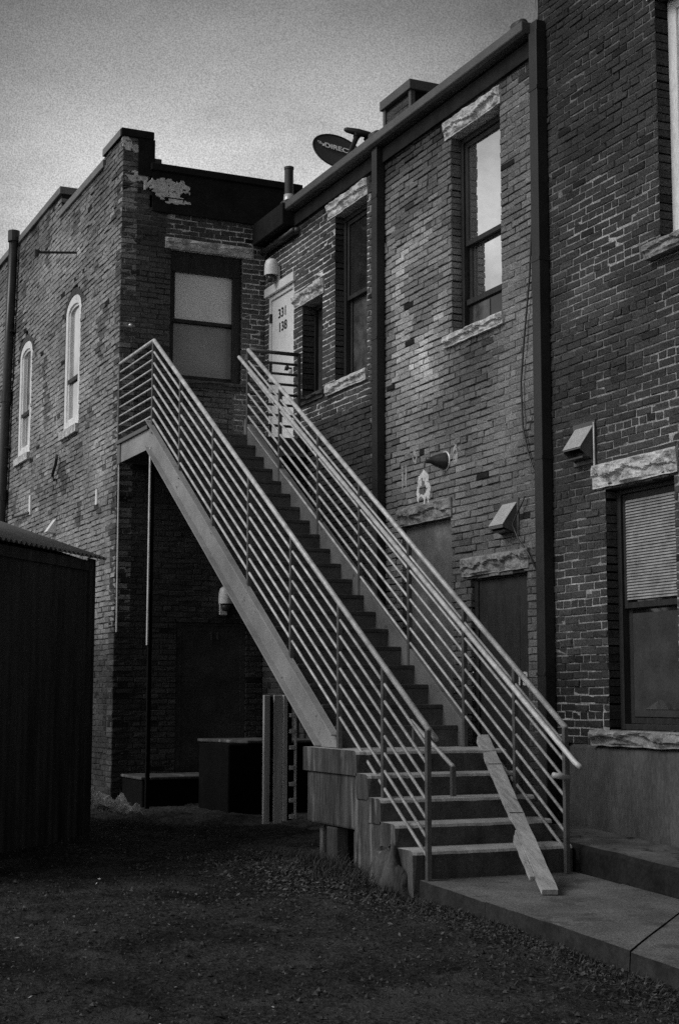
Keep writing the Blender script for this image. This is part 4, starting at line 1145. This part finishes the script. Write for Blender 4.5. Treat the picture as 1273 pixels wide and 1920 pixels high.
def build_gravel():
    rng = random.Random(15); mb = MB(); tones = []
    base = [Vector(p).normalized() for p in ((1,0,.1),(-1,0,0),(0,1,0),(0,-1,.1),(0,0,1),(.7,.7,.3),(-.7,-.6,.3))]
    for q in range(7000):
        y = 5.2 + 10.5*rng.random()**1.25; x = rng.uniform(.1*y, 5.15 if y < 10 else 5.05)
        if nz(x, y, 60, 1.1) < -.15 and rng.random() < .7: continue
        r = .004 + .016*rng.random()**4; c = Vector((x, y, ground_z(x, y)+.010))
        t = math.exp(rng.uniform(-3.9, -2.2))
        a = rng.uniform(0, 6.28); ca, sa = math.cos(a), math.sin(a); v = []
        for k in range(4):
            w = a + k*1.571 + rng.uniform(-.4, .4); v.append(c + Vector((math.cos(w)*r*rng.uniform(.7, 1.4), math.sin(w)*r*rng.uniform(.7, 1.4), -.003)))
        v.append(c + Vector((rng.uniform(-.3, .3)*r, rng.uniform(-.3, .3)*r, r*rng.uniform(.5, 1.1))))
        mb.add(v, [(0,1,4),(1,2,4),(2,3,4),(3,0,4)]); tones += [t]*4
    o = mb.build('gravel', bpy.data.materials['litter_tone'], attr=tones); tag(o, 'small stones and clods strewn over the dark yard', 'gravel', kind='stuff')
build_gravel()
def build_grass():
    rng = random.Random(9); mb = MB()
    for q in range(3400):
        if q < 1100:
            y = rng.gauss(10.9, .55); x = 5.06 - abs(rng.gauss(0, .16))
        elif rng.random() < .8:
            y = rng.uniform(5.4, 12.3); x = (5.17 if y < 10 else 5.07) - abs(rng.gauss(0, .22))
        else:
            y = 5.3 + 10*rng.random(); x = rng.uniform(.15*y, 5.1)
            if nz(x, y, 40, .9) < .05: continue
        z = ground_z(x, y); h = rng.uniform(.03, .13) if q < 1100 else rng.uniform(.015, .05); a = rng.uniform(0, 6.28); b = rng.uniform(.2, 1.1)*h
        u = Vector((math.cos(a), math.sin(a), 0))*.0035; e = Vector((math.cos(a+1.3)*b, math.sin(a+1.3)*b, h)); c = Vector((x, y, z))
        mb.add([c-u, c+u, c+u*.7+e*.6, c+e+Vector((e.x*.4, e.y*.4, -h*.1)), c-u*.7+e*.6], [(0,1,2,3,4)])
    o = mb.build('grass', mat('dry_grass', .06, .5, 6, .8, 0, 30)); tag(o, 'sparse dry grass in the dirt', 'grass', kind='stuff')
build_grass()

# ------------------------------------------------------------------ sky, sun, camera
SUN_EL, SUN_AZ = math.radians(42), (-.985, .10)
world = bpy.data.worlds.new('World'); scene.world = world; world.use_nodes = True
nt = world.node_tree; N, L = nt.nodes, nt.links
bg = N['Background']
sky = N.new('ShaderNodeTexSky'); sky.sky_type = 'NISHITA'; sky.sun_disc = False
sky.sun_elevation = SUN_EL; sky.sun_rotation = math.atan2(SUN_AZ[0], SUN_AZ[1])
sky.air_density = 1.0; sky.dust_density = 1.0; sky.ozone_density = 1.0
bw = N.new('ShaderNodeRGBToBW'); L.new(sky.outputs[0], bw.inputs[0])
tc = N.new('ShaderNodeTexCoord')
cl = N.new('ShaderNodeTexNoise'); cl.inputs['Scale'].default_value = 7.5; cl.inputs['Detail'].default_value = 7; cl.inputs['Roughness'].default_value = .55
mp = N.new('ShaderNodeMapping'); mp.inputs['Scale'].default_value = (1, 1, 2.6); L.new(tc.outputs['Generated'], mp.inputs['Vector']); L.new(mp.outputs[0], cl.inputs['Vector'])
cr = N.new('ShaderNodeMapRange'); cr.inputs['From Min'].default_value = .25; cr.inputs['From Max'].default_value = .75; cr.inputs['To Min'].default_value = .50; cr.inputs['To Max'].default_value = 1.56
L.new(cl.outputs['Fac'], cr.inputs['Value'])
gp = N.new('ShaderNodeMath'); gp.operation = 'POWER'; gp.inputs[1].default_value = .7; L.new(bw.outputs[0], gp.inputs[0])
pw = N.new('ShaderNodeMath'); pw.operation = 'MULTIPLY'; L.new(gp.outputs[0], pw.inputs[0]); L.new(cr.outputs[0], pw.inputs[1])
sep = N.new('ShaderNodeSeparateXYZ'); L.new(tc.outputs['Generated'], sep.inputs[0])
# overcast: pale band of sky low down, heavier cloud above
wob = N.new('ShaderNodeMath'); wob.operation = 'MULTIPLY_ADD'; wob.inputs[1].default_value = .16; L.new(cl.outputs['Fac'], wob.inputs[0]); L.new(sep.outputs['Z'], wob.inputs[2])
band = N.new('ShaderNodeMapRange'); band.interpolation_type = 'SMOOTHSTEP'
band.inputs['From Min'].default_value = .36; band.inputs['From Max'].default_value = .54; band.inputs['To Min'].default_value = 2.5; band.inputs['To Max'].default_value = .95
L.new(wob.outputs[0], band.inputs['Value'])
gr = N.new('ShaderNodeTexNoise'); gr.inputs['Scale'].default_value = 1300; gr.inputs['Detail'].default_value = 1; L.new(tc.outputs['Generated'], gr.inputs['Vector'])
gm = N.new('ShaderNodeMapRange'); gm.inputs['From Min'].default_value = .3; gm.inputs['From Max'].default_value = .7; gm.inputs['To Min'].default_value = .72; gm.inputs['To Max'].default_value = 1.28
L.new(gr.outputs['Fac'], gm.inputs['Value'])
dt = N.new('ShaderNodeVectorMath'); dt.operation = 'DOT_PRODUCT'; dt.inputs[1].default_value = (-.55, .83, 0); L.new(tc.outputs['Generated'], dt.inputs[0])
dm = N.new('ShaderNodeMapRange'); dm.interpolation_type = 'SMOOTHSTEP'; dm.inputs['From Min'].default_value = -.75; dm.inputs['From Max'].default_value = .35; dm.inputs['To Min'].default_value = .58; dm.inputs['To Max'].default_value = 1.0  # sky dimmed behind the viewer, added to darken faces turned that way
L.new(dt.outputs['Value'], dm.inputs['Value'])
# thinner cloud, so a paler patch of sky, beyond the roofs
gd = N.new('ShaderNodeVectorMath'); gd.operation = 'DOT_PRODUCT'; gd.inputs[1].default_value = Vector((.345, .875, .335)).normalized(); L.new(tc.outputs['Generated'], gd.inputs[0])
gw = N.new('ShaderNodeMapRange'); gw.interpolation_type = 'SMOOTHSTEP'; gw.inputs['From Min'].default_value = .978; gw.inputs['From Max'].default_value = 1.0; gw.inputs['To Min'].default_value = .55; gw.inputs['To Max'].default_value = 1.0
L.new(gd.outputs['Value'], gw.inputs['Value'])
m4 = N.new('ShaderNodeMath'); m4.operation = 'MULTIPLY'; L.new(band.outputs[0], m4.inputs[0]); L.new(gw.outputs[0], m4.inputs[1])
m3 = N.new('ShaderNodeMath'); m3.operation = 'MULTIPLY'; L.new(m4.outputs[0], m3.inputs[0]); L.new(dm.outputs[0], m3.inputs[1])
m2 = N.new('ShaderNodeMath'); m2.operation = 'MULTIPLY'; L.new(m3.outputs[0], m2.inputs[0]); L.new(gm.outputs[0], m2.inputs[1])
mu = N.new('ShaderNodeMath'); mu.operation = 'MULTIPLY'; L.new(pw.outputs[0], mu.inputs[0]); L.new(m2.outputs[0], mu.inputs[1])
L.new(mu.outputs[0], bg.inputs['Color'])
bg.inputs['Strength'].default_value = 0.10

sun = bpy.data.lights.new('Sun', 'SUN'); sun.energy = 0.95; sun.angle = math.radians(28); sun.color = (1, 1, 1)
so = bpy.data.objects.new('sun', sun); COL.objects.link(so)
sd = Vector((SUN_AZ[0]*math.cos(SUN_EL)/math.hypot(*SUN_AZ), SUN_AZ[1]*math.cos(SUN_EL)/math.hypot(*SUN_AZ), math.sin(SUN_EL)))
so.rotation_euler = (-sd).to_track_quat('-Z', 'Y').to_euler(); so.location = sd*40

cam = bpy.data.cameras.new('Camera'); co = bpy.data.objects.new('camera', cam); COL.objects.link(co)
cam.sensor_fit = 'VERTICAL'; cam.sensor_height = 36; cam.sensor_width = 24; cam.lens = 2846.25/1920*36
cam.clip_end = 1000; cam.clip_start = .05
CAM_R = ((0.909943, -0.414729, 0.001662), (0.051481, 0.108973, -0.992711), (0.411525, 0.903396, 0.12051))
co.matrix_world = Matrix(((CAM_R[0][0], -CAM_R[1][0], -CAM_R[2][0], EYE.x), (CAM_R[0][1], -CAM_R[1][1], -CAM_R[2][1], EYE.y), (CAM_R[0][2], -CAM_R[1][2], -CAM_R[2][2], EYE.z), (0, 0, 0, 1)))
scene.camera = co
vs_ = scene.view_settings; vs_.view_transform = 'Standard'; vs_.look = 'None'; vs_.exposure = 0.62; vs_.gamma = 1
scene.cycles.use_denoising = False        # leave the grain in, as on the film
